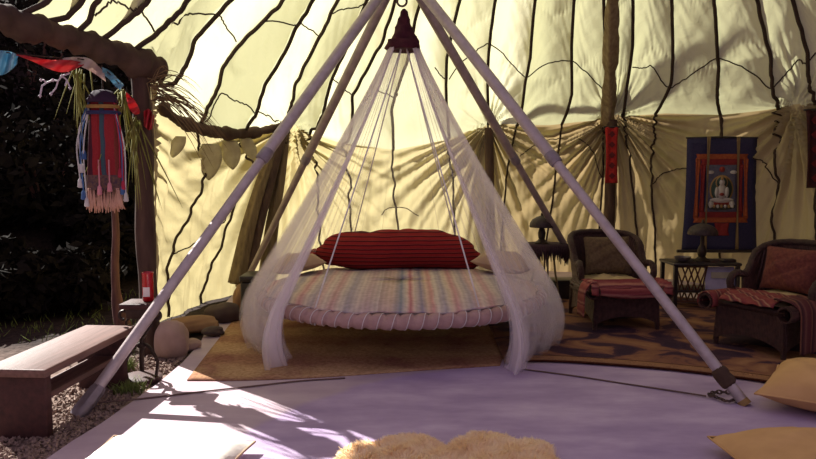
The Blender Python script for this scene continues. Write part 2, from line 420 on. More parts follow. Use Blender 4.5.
def roof_pt(c, v):
    th = col_theta(seam_th_roof, c, v); P = roof_base(th, v)
    n = outward(th, .6); f = c-np.floor(c)
    Lz = v*4.6
    tri = np.abs((c+.5) % 2-1)*2-1; seg = np.abs(np.sin(PI*(v-.13-.03*tri)/.17))**.7
    d = (.17+.05*np.sin(c*2.3))*(1-.6*smooth((c-13)/3))*np.sin(PI*f)**.8*smooth(Lz/.3)*(.5+.5*seg)
    d = d+.005*np.sin(f*70+4*wob(v*30+c, 6))*np.exp(-seg/.25)*smooth(Lz/.3)+.0035*np.sin(Lz*26+f*16+5*wob(c*3, 7))*smooth(Lz/.3)            # each gore puffs up between its tapes
    wallpart = smooth((th-TH_POST)/.10)
    pin = pinch(P, th, 1.0)
    d = d-.16*np.sin(PI*np.clip(Lz/.52, 0, 1))*(1-pin)*wallpart*(.7+.3*wob(th*6, 3))     # belly that sags over the edge
    for k, (tk, zk) in enumerate(CINCH):
        q, rho = fan((th-tk)*TR, Lz, 20+k, 17, .05, .15, .33); d = d+q*wallpart
    e = np.exp(-np.minimum(f, 1-f)/.10)
    d = d+.004*np.sin(Lz*38+6*wob(Lz*3, 5)+c*9)*e*smooth(Lz/.2)                    # puckers along the stitching
    d = d+.025*wob(th*5+v*5, 8)*smooth(Lz/.3)+.008*wob(th*16-v*22, 9)*smooth(Lz/.3)+.005*wob(th*33+v*31, 10)*smooth(Lz/.3)
    P = P+n*d[..., None]
    pr = outward(th, 0.0); P = P-pr*(pin*.17*np.exp(-Lz/.25)*wallpart)[..., None]
    return P
def wall_pt(c, w):
    th = col_theta(seam_th_wall, c, w); P = wall_base(th, w); z0 = ring(th)[..., 2]
    Lz = w*z0; n = outward(th, 0.0); pin = pinch(P, th, 1.0); d = -pin*.17*np.exp(-Lz/.3)
    W = 0; S = 0
    for k, (tk, zk) in enumerate(CINCH):
        q, rho = fan((th-tk)*TR, zk-P[..., 2], 40+k, 26, .11, .22, 1.5); wt = 1/(rho**2+.02); S = S+q*wt; W = W+wt
    d = d+S/W
    d = d+.03*np.sin(PI*np.clip(Lz/.4, 0, 1))*(1-pin)+.03*wob(th*13+w*3, 12)*smooth(Lz/.2)+.012*wob(th*55+w*2.5, 13)*smooth(Lz/.2)
    d = d+.014*wob(Lz*13+th*3, 14)*np.exp(-np.minimum(c-np.floor(c), 1-c+np.floor(c))/.12)*smooth(Lz/.2)
    d = d*smooth((c-I_POST)/.25+w*0)
    return P+n*d[..., None]
K = 44
cR = np.linspace(0, NS-1, (NS-1)*K+1); vR = np.concatenate([np.linspace(0, .5, 120), np.linspace(.5, 1, 40)[1:]])
CC, VV = np.meshgrid(cR, vR, indexing='ij')
RP = roof_pt(CC, VV)
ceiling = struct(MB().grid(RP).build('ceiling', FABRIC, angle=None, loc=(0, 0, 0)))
GORE_DIM = {0: .6, 1: 0, 2: .7, 3: .1, 4: 1.0, 5: 0, 6: 1.0, 7: .05, 8: .9, 9: .05, 10: .5, 11: .3, 12: .6, 13: .3}
gi = np.clip(np.floor(CC).astype(int), 0, NS-2); dv = np.vectorize(lambda k: GORE_DIM.get(k, .95))(gi)  # fallback value paints the right roof's shade into its gores
a_ = ceiling.data.attributes.new('panel_and_shade', 'FLOAT', 'POINT'); a_.data.foreach_set('value', dv.astype(np.float32).ravel())
cW = np.linspace(I_POST, NS-1, (NS-1-I_POST)*K+1); wW = np.linspace(0, 1, 130)
CC, WW = np.meshgrid(cW, wW, indexing='ij')
WP = wall_pt(CC, WW)
WP[:, 0] = RP[I_POST*K:, 0]
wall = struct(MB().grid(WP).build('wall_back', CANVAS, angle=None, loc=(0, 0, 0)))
dv = smooth((CC-11)/4)  # shade of the right lower wall painted into the canvas
a_ = wall.data.attributes.new('panel_and_shade', 'FLOAT', 'POINT'); a_.data.foreach_set('value', dv.astype(np.float32).ravel())
# tapes: dark webbing sewn on the inner face
def ribbon(mb, P, inward, w):
    P = np.asarray(P); mb.tube(P+inward*.014, w*.46, 7)
def tape_roof(mb, c, v, w):
    c = np.asarray(c, float); v = np.asarray(v, float); th = col_theta(seam_th_roof, c, v); ribbon(mb, roof_pt(c, v), -outward(th, .6), w)
def tape_wall(mb, c, v, w):
    c = np.asarray(c, float); v = np.asarray(v, float); th = col_theta(seam_th_wall, c, v); ribbon(mb, wall_pt(c, v), -outward(th, 0), w)
tp = MB()
for i in range(NS): tape_roof(tp, np.full(150, float(i)), np.linspace(0, .75, 150), .042)
def to_col(fn, th, v):
    ts = np.array([fn(i, np.array([v]))[0] if fn is seam_th_roof or S_W[i] is not None else -9 for i in range(NS)])
    i = int(np.clip(np.searchsorted(ts, th)-1, 0, NS-2)); return i+float(np.clip((th-ts[i])/(ts[i+1]-ts[i]+1e-9), 0, 1))
THIN_R = [[(450, 83), (489, 43), (524, 78), (572, 59), (606, 87)], [(633, 66), (650, 68), (672, 84), (718, 57), (774, 83), (800, 62), (816, 53)], [(241, 44), (298, 25), (318, 34), (345, 18), (365, 4)],
          [(156, 29), (190, 20), (222, 15), (238, 44)], [(97, 19), (120, 11), (143, 3), (154, 30)], [(202, 118), (225, 98), (246, 100), (268, 113), (280, 120)], [(331, 83), (352, 95)], [(372, 92), (391, 97), (398, 95)], [(437, 75), (447, 80)]]
for pl in THIN_R:
    P = np.array([(np.interp(k, range(len(pl)), [a for a, b in pl]), np.interp(k, range(len(pl)), [b for a, b in pl])+2.5*abs(math.sin(PI*k)), 0) for k in np.linspace(0, len(pl)-1, 12*len(pl))])
    q = [px_roof(a, b) for a, b, _ in P]; ok = [(to_col(seam_th_roof, t, v), max(v, .01)) for t, v in q]
    tape_roof(tp, [k[0] for k in ok], [k[1] for k in ok], .016)
struct(tp.build('seam_tape', TAPE, ceiling, angle=None))
tp = MB()
for i in range(I_POST+1, NS): tape_wall(tp, np.full(90, float(i)), np.linspace(0, .99, 90), .03)
THIN_W = [[(170, 255), (200, 238), (235, 212)], [(652, 186), (668, 172), (700, 166)], [(757, 158), (770, 168), (777, 186)], [(520, 156), (540, 142), (563, 138)], [(578, 138), (592, 150), (602, 178)], [(380, 215), (388, 208), (405, 208), (418, 216)]]
for pl in THIN_W:
    P = np.array(spline([(a, b, 0) for a, b in pl], 10*len(pl)))
    q = [px_wall(a, b) for a, b, _ in P]; ok = [(to_col(seam_th_wall, t, v), v) for t, v in q]
    tape_wall(tp, [k[0] for k in ok], [k[1] for k in ok], .014)
struct(tp.build('seam_tape', TAPE, wall, angle=None))

# ------------------------------------------------------------------ floor and ground
def floor_mat():
    m, nt, out = new_mat('purple_grey_concrete')
    b = N(nt, 'ShaderNodeBsdfPrincipled'); b.inputs['Roughness'].default_value = .7; b.inputs['Specular IOR Level'].default_value = .25
    tc = N(nt, 'ShaderNodeTexCoord')
    nz = N(nt, 'ShaderNodeTexNoise'); nz.inputs['Scale'].default_value = 1.1; nz.inputs['Detail'].default_value = 6; nz.inputs['Roughness'].default_value = .6
    mp = N(nt, 'ShaderNodeMapping'); mp.inputs['Scale'].default_value = (1.2, 2.8, 1); L(nt, tc.outputs['Object'], mp.inputs['Vector']); L(nt, mp.outputs['Vector'], nz.inputs['Vector'])
    r1 = ramp(nt, [(.32, (.30, .215, .36)), (.5, (.40, .30, .45)), (.68, (.52, .41, .55))]); L(nt, nz.outputs['Fac'], r1.inputs['Fac'])
    r2 = ramp(nt, [(.32, (.38, .285, .34)), (.68, (.52, .41, .45))]); L(nt, nz.outputs['Fac'], r2.inputs['Fac'])
    d = N(nt, 'ShaderNodeVectorMath', operation='DISTANCE'); L(nt, tc.outputs['Object'], d.inputs[0]); d.inputs[1].default_value = (1.0, 2.75, 0)
    n2 = N(nt, 'ShaderNodeTexNoise'); n2.inputs['Scale'].default_value = 3
    L(nt, tc.outputs['Object'], n2.inputs['Vector'])
    ma = N(nt, 'ShaderNodeMath', operation='MULTIPLY_ADD'); L(nt, n2.outputs['Fac'], ma.inputs[0]); ma.inputs[1].default_value = .12; L(nt, d.outputs['Value'], ma.inputs[2])
    mr = N(nt, 'ShaderNodeMapRange'); mr.inputs['From Min'].default_value = 2.0; mr.inputs['From Max'].default_value = 2.06; L(nt, ma.outputs[0], mr.inputs['Value'])
    mx = N(nt, 'ShaderNodeMix', data_type='RGBA'); L(nt, mr.outputs['Result'], mx.inputs['Factor']); L(nt, r1.outputs['Color'], mx.inputs['A']); L(nt, r2.outputs['Color'], mx.inputs['B'])
    L(nt, mx.outputs['Result'], b.inputs['Base Color'])
    n3 = N(nt, 'ShaderNodeTexNoise'); n3.inputs['Scale'].default_value = 25; n3.inputs['Detail'].default_value = 5; L(nt, tc.outputs['Object'], n3.inputs['Vector'])
    bp = N(nt, 'ShaderNodeBump'); bp.inputs['Strength'].default_value = .12; bp.inputs['Distance'].default_value = .01; L(nt, n3.outputs['Fac'], bp.inputs['Height']); L(nt, bp.outputs['Normal'], b.inputs['Normal'])
    L(nt, b.outputs['BSDF'], out.inputs['Surface']); return m
left = [gnd(*p)[:2] for p in ((46, 459), (72, 441), (100, 424), (130, 403), (157, 384), (183, 362), (200, 343))]
left = [(-1.45, 2.0), (-1.4, 2.6)]+[tuple(p) for p in left]+[(-1.85, 6.4), (-1.95, 7.6)]
out_ = [(TC[0]+3.6*math.sin(a), TC[1]+3.6*math.cos(a)) for a in np.radians(np.arange(-50, 126, 8))]
poly = left+out_+[(5, 1.5), (5, -2.0), (-1.5, -2.0)]
mb = MB(); n = len(poly)
mb.add([(x, y, 0) for x, y in poly]+[(x, y, -.12) for x, y in poly], [tuple(range(n-1, -1, -1)), tuple(range(n, 2*n))]+[(i, (i+1) % n, n+(i+1) % n, n+i) for i in range(n)])
fl = struct(mb.build('floor', floor_mat(), smooth=False, loc=(0, 0, 0)))
bm_fix = fl.data; 
import bmesh
b_ = bmesh.new(); b_.from_mesh(bm_fix); bmesh.ops.recalc_face_normals(b_, faces=b_.faces); bmesh.ops.triangulate(b_, faces=[f for f in b_.faces if len(f.verts) > 4]); b_.to_mesh(bm_fix); b_.free()
# outdoor ground: level by the tent, climbing into a dark hillside
gx = np.concatenate([np.linspace(-26, -6, 40), np.linspace(-5.8, 7, 120), np.linspace(7.5, 14, 14)]); gy = np.concatenate([np.linspace(-4, 3, 15), np.linspace(3.1, 11, 90), np.linspace(11.4, 30, 38)])
GX, GY = np.meshgrid(gx, gy, indexing='ij')
def terrain(x, y):
    s = np.maximum((y-7.6)*.75-(x+2.6)*.28, 0); s = np.where(x > -2.6, np.maximum(y-10.5, 0)*.5, s)+np.maximum(y-12.5, 0)*.9*(x < 0)
    return -.025+.42*np.maximum(s, 0)**1.02+.02*wob(x*3+y*2, 61)*np.clip(s+.0, 0, 1)+.10*wob(x*1.3-y*1.7, 62)*np.clip(s, 0, 1)
GZ = terrain(GX, GY)
def ground_mat():
    m, nt, out = new_mat('dirt_and_shaded_litter')
    b = N(nt, 'ShaderNodeBsdfPrincipled'); b.inputs['Roughness'].default_value = .95; b.inputs['Specular IOR Level'].default_value = .1
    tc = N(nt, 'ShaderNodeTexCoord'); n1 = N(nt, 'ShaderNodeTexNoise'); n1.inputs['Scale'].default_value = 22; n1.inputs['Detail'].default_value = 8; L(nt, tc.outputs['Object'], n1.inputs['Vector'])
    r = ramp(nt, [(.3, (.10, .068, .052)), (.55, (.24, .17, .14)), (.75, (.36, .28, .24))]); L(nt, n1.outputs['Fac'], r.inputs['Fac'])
    r2 = ramp(nt, [(.3, (.016, .011, .010)), (.7, (.045, .030, .025))]); L(nt, n1.outputs['Fac'], r2.inputs['Fac'])  # dark hill litter, with the slope's shade put into the tone
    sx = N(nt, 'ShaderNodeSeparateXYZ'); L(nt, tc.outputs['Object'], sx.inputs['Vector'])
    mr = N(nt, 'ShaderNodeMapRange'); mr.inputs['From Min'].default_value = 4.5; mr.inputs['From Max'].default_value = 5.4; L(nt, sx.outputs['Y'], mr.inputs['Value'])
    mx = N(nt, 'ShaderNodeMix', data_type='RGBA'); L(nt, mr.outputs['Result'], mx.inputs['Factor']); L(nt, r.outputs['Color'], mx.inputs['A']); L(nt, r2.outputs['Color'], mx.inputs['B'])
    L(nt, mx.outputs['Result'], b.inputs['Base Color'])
    bp = N(nt, 'ShaderNodeBump'); bp.inputs['Strength'].default_value = .8; bp.inputs['Distance'].default_value = .02; L(nt, n1.outputs['Fac'], bp.inputs['Height']); L(nt, bp.outputs['Normal'], b.inputs['Normal'])
    L(nt, b.outputs['BSDF'], out.inputs['Surface']); return m
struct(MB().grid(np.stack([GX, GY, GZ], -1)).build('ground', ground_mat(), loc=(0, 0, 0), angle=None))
# gravel between bench and slab
mb = MB(); ico = np.array([(1, 0, 0), (-1, 0, 0), (0, 1, 0), (0, -1, 0), (0, 0, 1), (0, 0, -1)], float); icf = [(0, 2, 4), (2, 1, 4), (1, 3, 4), (3, 0, 4), (2, 0, 5), (1, 2, 5), (3, 1, 5), (0, 3, 5)]
k = 0
while k < 2600:
    y = random.uniform(3.1, 5.0); edge = np.interp(y, [2.9, 3.45, 3.7, 4.1, 4.6, 5.2], [gnd(46, 459)[0], gnd(72, 441)[0], gnd(100, 424)[0], -1.68, -1.63, -1.65]); x = edge-.01-abs(random.gauss(0, .28))
    if x < -2.6: continue
    r = random.uniform(.006, .017); mb.add(ico*r*RNG.uniform(.6, 1.3, (6, 3))@np.array(Euler((random.random()*6, random.random()*6, 0)).to_matrix())+np.array([x, y, -.02+r*.4]), icf); k += 1
tag(mb.build('gravel', GRAVEL, smooth=False), 'loose brown gravel scattered between the plank bench and the concrete floor', 'gravel', kind='stuff')

# ------------------------------------------------------------------ doorway: post and wrapped beam
door = bpy.data.objects.new('door_1', None); C.objects.link(door); door.location = (PO[0], PO[1], 0); door['_l'] = [PO[0], PO[1], 0.0]; door['_r'] = 0.0; door['kind'] = 'structure'
zz = np.linspace(-.03, 2.12, 40)
struct(MB().tube(np.stack([np.full(40, PO[0]-.045)+.004*np.sin(zz*5), np.full(40, PO[1]-.02), zz], 1), .07+.005*np.sin(zz*9), 14).build('post', POST, door))
s = np.linspace(-.12, 3.4, 150); bd = BD/np.linalg.norm(BD)
path = np.stack([PO[0]+bd[0]*s, PO[1]+bd[1]*s, 2.13+.16*s+.015*np.sin(s*4)], 1)
rad = .086+.010*wob(s*9, 31)+.03*np.exp(-((s-.02)/.1)**2)
struct(MB().tube(path, rad, 28, ex=lambda i, j: 1+.13*math.sin(s[i]*34+j*2*PI/28+1.4*math.sin(s[i]*11))+.07*math.sin(s[i]*71-j*4*PI/28)).build('wrapped_beam', WRAP, door, angle=None))

# ------------------------------------------------------------------ rolled valance and tent poles by the wall
def inward_px(px, py, d):
    P = px_on_cyl(px, py)[2]; r = P-np.array([0, 0, H]); return P-r/np.linalg.norm(r)*d
vp = spline([inward_px(158, 104, .05), inward_px(180, 121, .16), inward_px(215, 132, .18), inward_px(250, 133, .18), inward_px(283, 126, .16)], 90)
tt = np.arange(90)
tag(MB().tube(vp, .042+.012*wob(tt*.4, 41)+.02*np.sin(PI*tt/89), 18, ex=lambda i, j: 1+.12*math.sin(i*.3+j*2*PI/9)).build('rolled_valance', WRAP, angle=None), 'rolled dark cloth valance swagging from the door post along the left wall', 'valance')
def tent_pole(pts, r, label, mat=POST):
    P = spline(pts, 40)
    o = MB().tube(P, r, 12).build('tent_pole', mat); return tag(o, label, 'pole')
tent_pole([inward_px(243, 300, .30), inward_px(262, 215, .25), inward_px(283, 132, .22)], .055, 'leaning dark tent pole behind the black chest, left of the bed')
tent_pole([inward_px(491, 262, .25), inward_px(490, 200, .25), inward_px(489, 128, .2)], .06, 'upright dark tent pole rising behind the hanging bed')
tent_pole([inward_px(609, 262, .2), inward_px(610, 190, .2), inward_px(612, 120, .2)], .07, 'upright brown tent pole behind the left rattan armchair')
OLB = M('olive_brown_curtain_cloth', (.22, .16, .08), .95, (.11, .075, .04), 5, stretch=(4, 4, .5), bump=.4)
gc = thing('gathered_curtain', 'gathered olive-brown cloth strands tied to the wall left of the net', 'curtain', inward_px(258, 290, .2))
for k, pts in enumerate(([(283, 128), (268, 190), (254, 240), (244, 288)], [(287, 128), (281, 175), (272, 230), (266, 282)], [(281, 129), (262, 180), (247, 232), (236, 284)])):
    P = spline([inward_px(a_, b_, .14+.03*k) for a_, b_ in pts], 50)
    MB().tube(P, .03+.05*np.linspace(0, 1, 50)**.7, 20, ex=lambda i, j: 1+.22*math.sin(j*2*PI/20*5+.5*math.sin(i*.2))).build('strand', OLB, gc, angle=None)
# wrapped rafter above it
th4 = CINCH[3][0]; vv = np.linspace(.0, .6, 60)
rp = roof_base(np.full(60, px_roof(612, 60)[0]), vv)-outward(np.full(60, th4), .5)*.13
rp[:5] = rp[:5]-outward(np.full(5, th4), 0)*.05
tag(MB().tube(rp, .075+.015*wob(vv*40, 51), 18, ex=lambda i, j: 1+.16*math.sin(j*2*PI/18*4+i*.12)).build('rafter', M('olive_brown_gathered_cloth', (.26, .20, .11), .95, (.15, .10, .055), 9, stretch=(3, 3, .8), bump=.3), angle=None), 'cloth-wrapped rafter climbing from the red banner to the roof peak', 'rafter')

# ------------------------------------------------------------------ steel pole frame
AP = at(402, -24, 5.6)
pf = thing('pole_frame', 'four-legged frame of grey steel poles meeting above the hanging bed', 'frame', (0, 5.6, 0))
feet = {'a': gnd(77, 413), 'b': gnd(746, 405), 'c': np.array([-1.86, 7.4, 0]), 'd': np.array([2.05, 7.4, 0])}
for k, ft in feet.items():
    ax = AP-ft; ax /= np.linalg.norm(ax); off = np.array([(-1 if ft[0] < 0 else 1)*.055, (-1 if ft[1] < 5.6 else 1)*.055, 0])
    top = AP+off+ax*.10; ft2 = ft+np.array([0, 0, -.02 if k == 'a' else .0])
    jf = {'a': .50, 'b': .49, 'c': .5, 'd': .5}[k]; J = ft2+(top-ft2)*jf
    p = MB().tube([ft2+ax*.03, J], .033, 16).tube([J-ax*.06, top], .041, 16).build('pole', STEEL if k in 'ab' else STEEL_B, pf)
    MB().tube([J-ax*.075, J-ax*.06, J+ax*.0, J+ax*.02], [.0415, .045, .045, .0415], 16).build('joint_sleeve', STEEL_D, p)
    if k in 'ab':
        if k == 'a': MB().tube([ft2, ft2+ax*.04, ft2+ax*.17, ft2+ax*.20], [.042, .046, .042, .035], 14, ex=lambda i, j: 1+.08*math.sin(j*3+i)).build('foot', STEEL_D, p)
        else:
            MB().tube([ft2+ax*.0, ft2+ax*.035], [.036, .034], 14).build('foot', M('yellowed_rubber', (.35, .22, .08), .8), p)
            MB().tube([ft2+ax*q for q in (.13, .14, .165, .19, .215, .24, .25)], [.034, .045, .049, .044, .050, .044, .034], 16, ex=lambda i, j: 1+.10*math.sin(j*3+i*2)).build('rope_lashing', WRAP, p)
    else:
        MB().tube([ft2, ft2+ax*.12], .05, 14).build('foot', STEEL_D, p)
    if k in 'ab':
        T2 = AP+off-ax*.12; MB().tube([T2-ax*.05, T2-ax*.045, T2+ax*.045, T2+ax*.05], [.041, .046, .046, .041], 16).build('collar', STEEL_D, p)
mb = MB(); mb.tube([AP+np.array([0, 0, -.13]), AP+np.array([0, 0, .05])], .028, 10); mb.box(AP+np.array([0, 0, .0]), (.24, .24, .05), rot=.78)
mb.build('apex_bracket', RUSTY, pf)
RT = at(402, 4, 5.6)
mb = MB(); a = np.linspace(0, 2*PI, 24, endpoint=False); mb.tube(np.stack([RT[0]+.038*np.cos(a), np.full(24, 5.6), RT[2]+.02+.038*np.sin(a)], 1), .009, 8, closed=True); mb.tube([RT+np.array([0, 0, .05]), AP+np.array([0, 0, -.1])], .012, 8)
mb.build('hanging_ring', RUSTY, pf)

# ------------------------------------------------------------------ hanging bed
BC = np.array([-.05, 5.6]); RR = 1.125; ZR = .355; ZM = .44
bed = thing('hanging_bed', 'round suspended bed with a lumpy pinkish rope-wrapped rim under the net', 'bed', (BC[0], BC[1], .28))
a = np.linspace(0, 2*PI, 740, endpoint=False)
MB().tube(np.stack([BC[0]+RR*np.cos(a), BC[1]+RR*np.sin(a), np.full(740, ZR)], 1), .052, 16, closed=True, ex=lambda i, j: .74+.36*abs(math.cos(37*a[i]+j*PI/16))**.6).build('rim', COIL, bed, angle=None)
la = np.linspace(0, 2*PI, 2220, endpoint=False); rr = .056
MB().tube(np.stack([BC[0]+(RR+rr*np.cos(74*la))*np.cos(la), BC[1]+(RR+rr*np.cos(74*la))*np.sin(la), ZR+rr*np.sin(74*la)], 1), .0028, 5, closed=True).build('rim_lacing', LACE, bed, angle=None)
MB().lathe([(.3, .345), (1.05, .345), (1.10, .37), (1.09, .405), (1.02, .432), (.9, .445), (.4, .455), (.05, .455)], (BC[0], BC[1], 0), 72).build('mattress', MATT, bed)
# hanging ropes meet under the cap
CAPB = at(404, 47, 5.6); CAPT = at(402, 9, 5.6)
for al in (-32, 29, 148, -150):
    q = np.array([BC[0]+RR*math.sin(math.radians(al)), BC[1]-RR*math.cos(math.radians(al)), ZR])
    mb = MB().tube([q+np.array([0, 0, -.062]), q+np.array([0, 0, .05]), np.array([CAPB[0]+.02*math.sin(math.radians(al)), 5.6, CAPB[2]+.03])], .0055, 6)
    mb.build('hanging_rope', LACE, bed)
# bedspread
def spread_mat():
    m, nt, out = new_mat('striped_woven_bedspread')
    b = N(nt, 'ShaderNodeBsdfPrincipled'); b.inputs['Roughness'].default_value = .9; b.inputs['Specular IOR Level'].default_value = .1
    tc = N(nt, 'ShaderNodeTexCoord'); sx = N(nt, 'ShaderNodeSeparateXYZ'); L(nt, tc.outputs['Object'], sx.inputs['Vector'])
    nz = N(nt, 'ShaderNodeTexNoise'); nz.inputs['Scale'].default_value = 3; L(nt, tc.outputs['Object'], nz.inputs['Vector'])
    ma = N(nt, 'ShaderNodeMath', operation='MULTIPLY_ADD'); L(nt, nz.outputs['Fac'], ma.inputs[0]); ma.inputs[1].default_value = .03; L(nt, sx.outputs['X'], ma.inputs[2])
    mr = N(nt, 'ShaderNodeMapRange'); mr.inputs['From Min'].default_value = -1.1; mr.inputs['From Max'].default_value = 1.1; mr.inputs['To Min'].default_value = .15; mr.inputs['To Max'].default_value = 2.1; mr.clamp = False; L(nt, ma.outputs[0], mr.inputs['Value'])
    frc = N(nt, 'ShaderNodeMath', operation='FRACT'); L(nt, mr.outputs['Result'], frc.inputs[0])
    cols = [(.0, (.30, .23, .23)), (.08, (.40, .29, .25)), (.14, (.17, .20, .27)), (.175, (.42, .36, .31)), (.20, (.34, .08, .10)), (.225, (.42, .34, .29)), (.27, (.19, .17, .26)), (.30, (.40, .30, .22)), (.335, (.38, .16, .15)), (.36, (.42, .37, .32)), (.41, (.26, .24, .30)), (.45, (.42, .35, .27)),
            (.49, (.36, .16, .17)), (.53, (.40, .34, .30)), (.58, (.28, .25, .30)), (.62, (.40, .26, .25)), (.66, (.42, .36, .33)), (.71, (.35, .19, .20)), (.76, (.39, .34, .32)), (.81, (.25, .23, .29)), (.87, (.38, .32, .31)), (.93, (.33, .24, .26)), (1.0, (.36, .31, .30))]
    cols = [(p, (c[0]*1.28, c[1]*1.12, c[2]*1.02)) for p, c in cols]
    r = ramp(nt, cols); L(nt, frc.outputs[0], r.inputs['Fac'])
    w = N(nt, 'ShaderNodeTexWave'); w.inputs['Scale'].default_value = 9; w.inputs['Distortion'].default_value = 1; L(nt, tc.outputs['Object'], w.inputs['Vector'])
    n2 = N(nt, 'ShaderNodeTexNoise'); n2.inputs['Scale'].default_value = 24; L(nt, tc.outputs['Object'], n2.inputs['Vector'])
    m2 = N(nt, 'ShaderNodeMix', data_type='RGBA', blend_type='OVERLAY'); m2.inputs['Factor'].default_value = .06; L(nt, r.outputs['Color'], m2.inputs['A']); L(nt, w.outputs['Fac'], m2.inputs['B'])
    m3 = N(nt, 'ShaderNodeMix', data_type='RGBA', blend_type='OVERLAY'); m3.inputs['Factor'].default_value = .3; L(nt, m2.outputs['Result'], m3.inputs['A']); L(nt, n2.outputs['Fac'], m3.inputs['B'])
    hs = N(nt, 'ShaderNodeHueSaturation'); hs.inputs['Saturation'].default_value = .78; hs.inputs['Value'].default_value = 1.05; L(nt, m3.outputs['Result'], hs.inputs['Color']); L(nt, hs.outputs['Color'], b.inputs['Base Color'])
    bp = N(nt, 'ShaderNodeBump'); bp.inputs['Strength'].default_value = .4; bp.inputs['Distance'].default_value = .01; L(nt, n2.outputs['Fac'], bp.inputs['Height']); L(nt, bp.outputs['Normal'], b.inputs['Normal'])
    L(nt, b.outputs['BSDF'], out.inputs['Surface']); return m
prof = [(0.0, .463), (.3, .463), (.6, .46), (.8, .457), (.92, .452), (1.02, .440), (1.075, .425), (1.105, .412), (1.118, .412)]
na = 160; P = []
for (r, z) in prof:
    row = []
    for k in range(na+1):
        q = 2*PI*k/na; hang = 1+.012*math.sin(q*9)+.01*math.sin(q*23); x = r*math.cos(q)*hang; y = r*math.sin(q)*hang
        row.append((BC[0]+x, BC[1]+y, z+.006*math.sin(x*9+y*4)+.004*math.sin(y*17)))
    P.append(row)
o = MB().sheet(np.array(P), .012).build('bedspread', spread_mat(), angle=None)
tag(o, 'striped woven bedspread in faded pink, cream and blue on the round mattress', 'bedspread')
# bolster
xs = np.linspace(-1, 1, 60); bl0 = at(316, 264, 6.2); bl1 = at(481, 258, 6.2); cx = (bl0[0]+bl1[0])/2; hw = (bl1[0]-bl0[0])/2
rb = .178*np.clip(1-np.abs(xs)**5*.75, 0, 1)*(1+.03*wob(xs*7, 71)); rb[0] = .05; rb[-1] = .05
zc = .475+np.maximum(rb*.92, .10)+.01*np.sin(xs*5)-.015*xs
path = np.stack([cx+hw*xs, 6.28-.14*xs*0+.03*np.sin(xs*4), zc], 1)
BOL = M_stripes('red_ribbed_bolster_cloth', [(0, (.33, .024, .022)), (.3, (.26, .016, .018)), (.42, (.05, .006, .01)), (.55, (.07, .01, .012)), (.66, (.36, .05, .04)), (.8, (.22, .016, .018)), (1, (.33, .024, .022))], axis='Z', scale=27, distort=.012, rough=.9)
bo = thing('bolster', 'long red ribbed bolster lying across the back of the round bed', 'cushion', (cx, 6.28, .46))
MB().tube(path, rb, 36, ex=lambda i, j: 1+.035*abs(math.sin(j*PI/36*9))+.02*math.sin(i*.7+j)).build('stuffed_body', BOL, bo, angle=None)
for sgn in (-1, 1):
    mb = MB(); e = path[0 if sgn < 0 else -1]; n = 12; g = []
    for i in range(9):
        g.append([e+np.array([sgn*i*.016, 0, 0])+(.045+.022*i)*(1 if i < 9 else .8)*np.array([0, math.cos(2*PI*j/n)*.9, math.sin(2*PI*j/n)*.8])*(1+.18*math.sin(j*2.1+i)) for j in range(n+1)])
    G = np.array(g); G[..., 2] = np.maximum(G[..., 2]-.02*np.arange(9)[:, None], .485); mb.sheet(G, .006)
    mb.build('gathered_end', BOL, bo, angle=None)
def put_cushion(name, label, w, d, h, loc, e, mat, seed, cat='cushion', group=None, parent=None, piping=None, **kw):
    T, B = pillow_pts(w, d, h, seed=seed, **kw)
    if piping is None:
        o = cushion(MB(), xf(T, loc, e), xf(B, loc, e)).build(name, mat, parent, angle=60)
        return tag(o, label, cat, group)
    t = thing(name, label, cat, loc, 0, group)
    cushion(MB(), xf(T, loc, e), xf(B, loc, e)).build('cover', mat, t, angle=60)
    ed = np.concatenate([T[0, :], T[1:, -1], T[-1, -2::-1], T[-2:0:-1, 0]]); ed = xf(ed, loc, e)
    MB().tube(ed, .006, 6, closed=True).build('seam_piping', piping, t, angle=None)
    return t
q = at(296, 274, 6.0); put_cushion('pillow', 'tan pillow on the left end of the bed beside the red bolster', .48, .36, .15, (q[0], 5.98, .475), (0, -.12, .5), TANP, 3, 'pillow')
q = at(503, 270, 6.0); put_cushion('pillow', 'tan pillow on the right end of the bed beside the red bolster', .50, .38, .17, (q[0], 5.98, .475), (0, .12, -.5), TANP, 4, 'pillow')

# ------------------------------------------------------------------ mosquito net
net = thing('mosquito_net', 'sheer white mosquito net parted at the front and draped over the round bed', 'net', (BC[0], BC[1], 0))
ZT = CAPB[2]; nr, nc = 70, 900
t = np.linspace(0, 1, nr)[:, None]; u = np.linspace(0, 1, nc)[None]
AL, AR_ = math.radians(39), math.radians(34)
# u runs from the left front edge round the back to the right front edge; more cloth is gathered near both edges
g = 1/(.16+.84*smooth(np.minimum(u, 1-u)/.2)); cum = np.cumsum(1/g, axis=1); cum = (cum-cum[:, :1])/(cum[:, -1:]-cum[:, :1])
ang = AL+(2*PI-AL-AR_)*cum
z = ZT*(1-t)+.012*t; zf = z*np.ones_like(u)
rt = (ZT-zf)/(ZT-.42)
rbase = .118+1.092*np.clip(rt, 0, 1)**1.10+.11*rt*np.exp(-u/.05)+.17*rt*np.exp(-(1-u)/.05)
below = np.clip((.42-zf)/.42, 0, 1)
rbase = rbase+.05*np.sin(PI*np.clip(below*1.0, 0, 1))-.03*below
pl = u*2*PI*64
amp = (.006+.030*np.clip(rt, 0, 1)**1.4+.022*below)
fold = amp*(np.sin(pl+1.8*wob(u*60, 81)+.8*t)+.55*np.sin(2.4*pl+2*wob(u*90, 82)))+.03*np.clip(rt, 0, 1)*wob(u*24, 83)*(.3+below)
r = rbase+fold
angj = ang+amp*.8*np.cos(pl*1.0+wob(u*40, 84))*.6
hem = .012+.0*u
X = BC[0]+r*np.sin(-angj); Y = BC[1]-r*np.cos(angj)
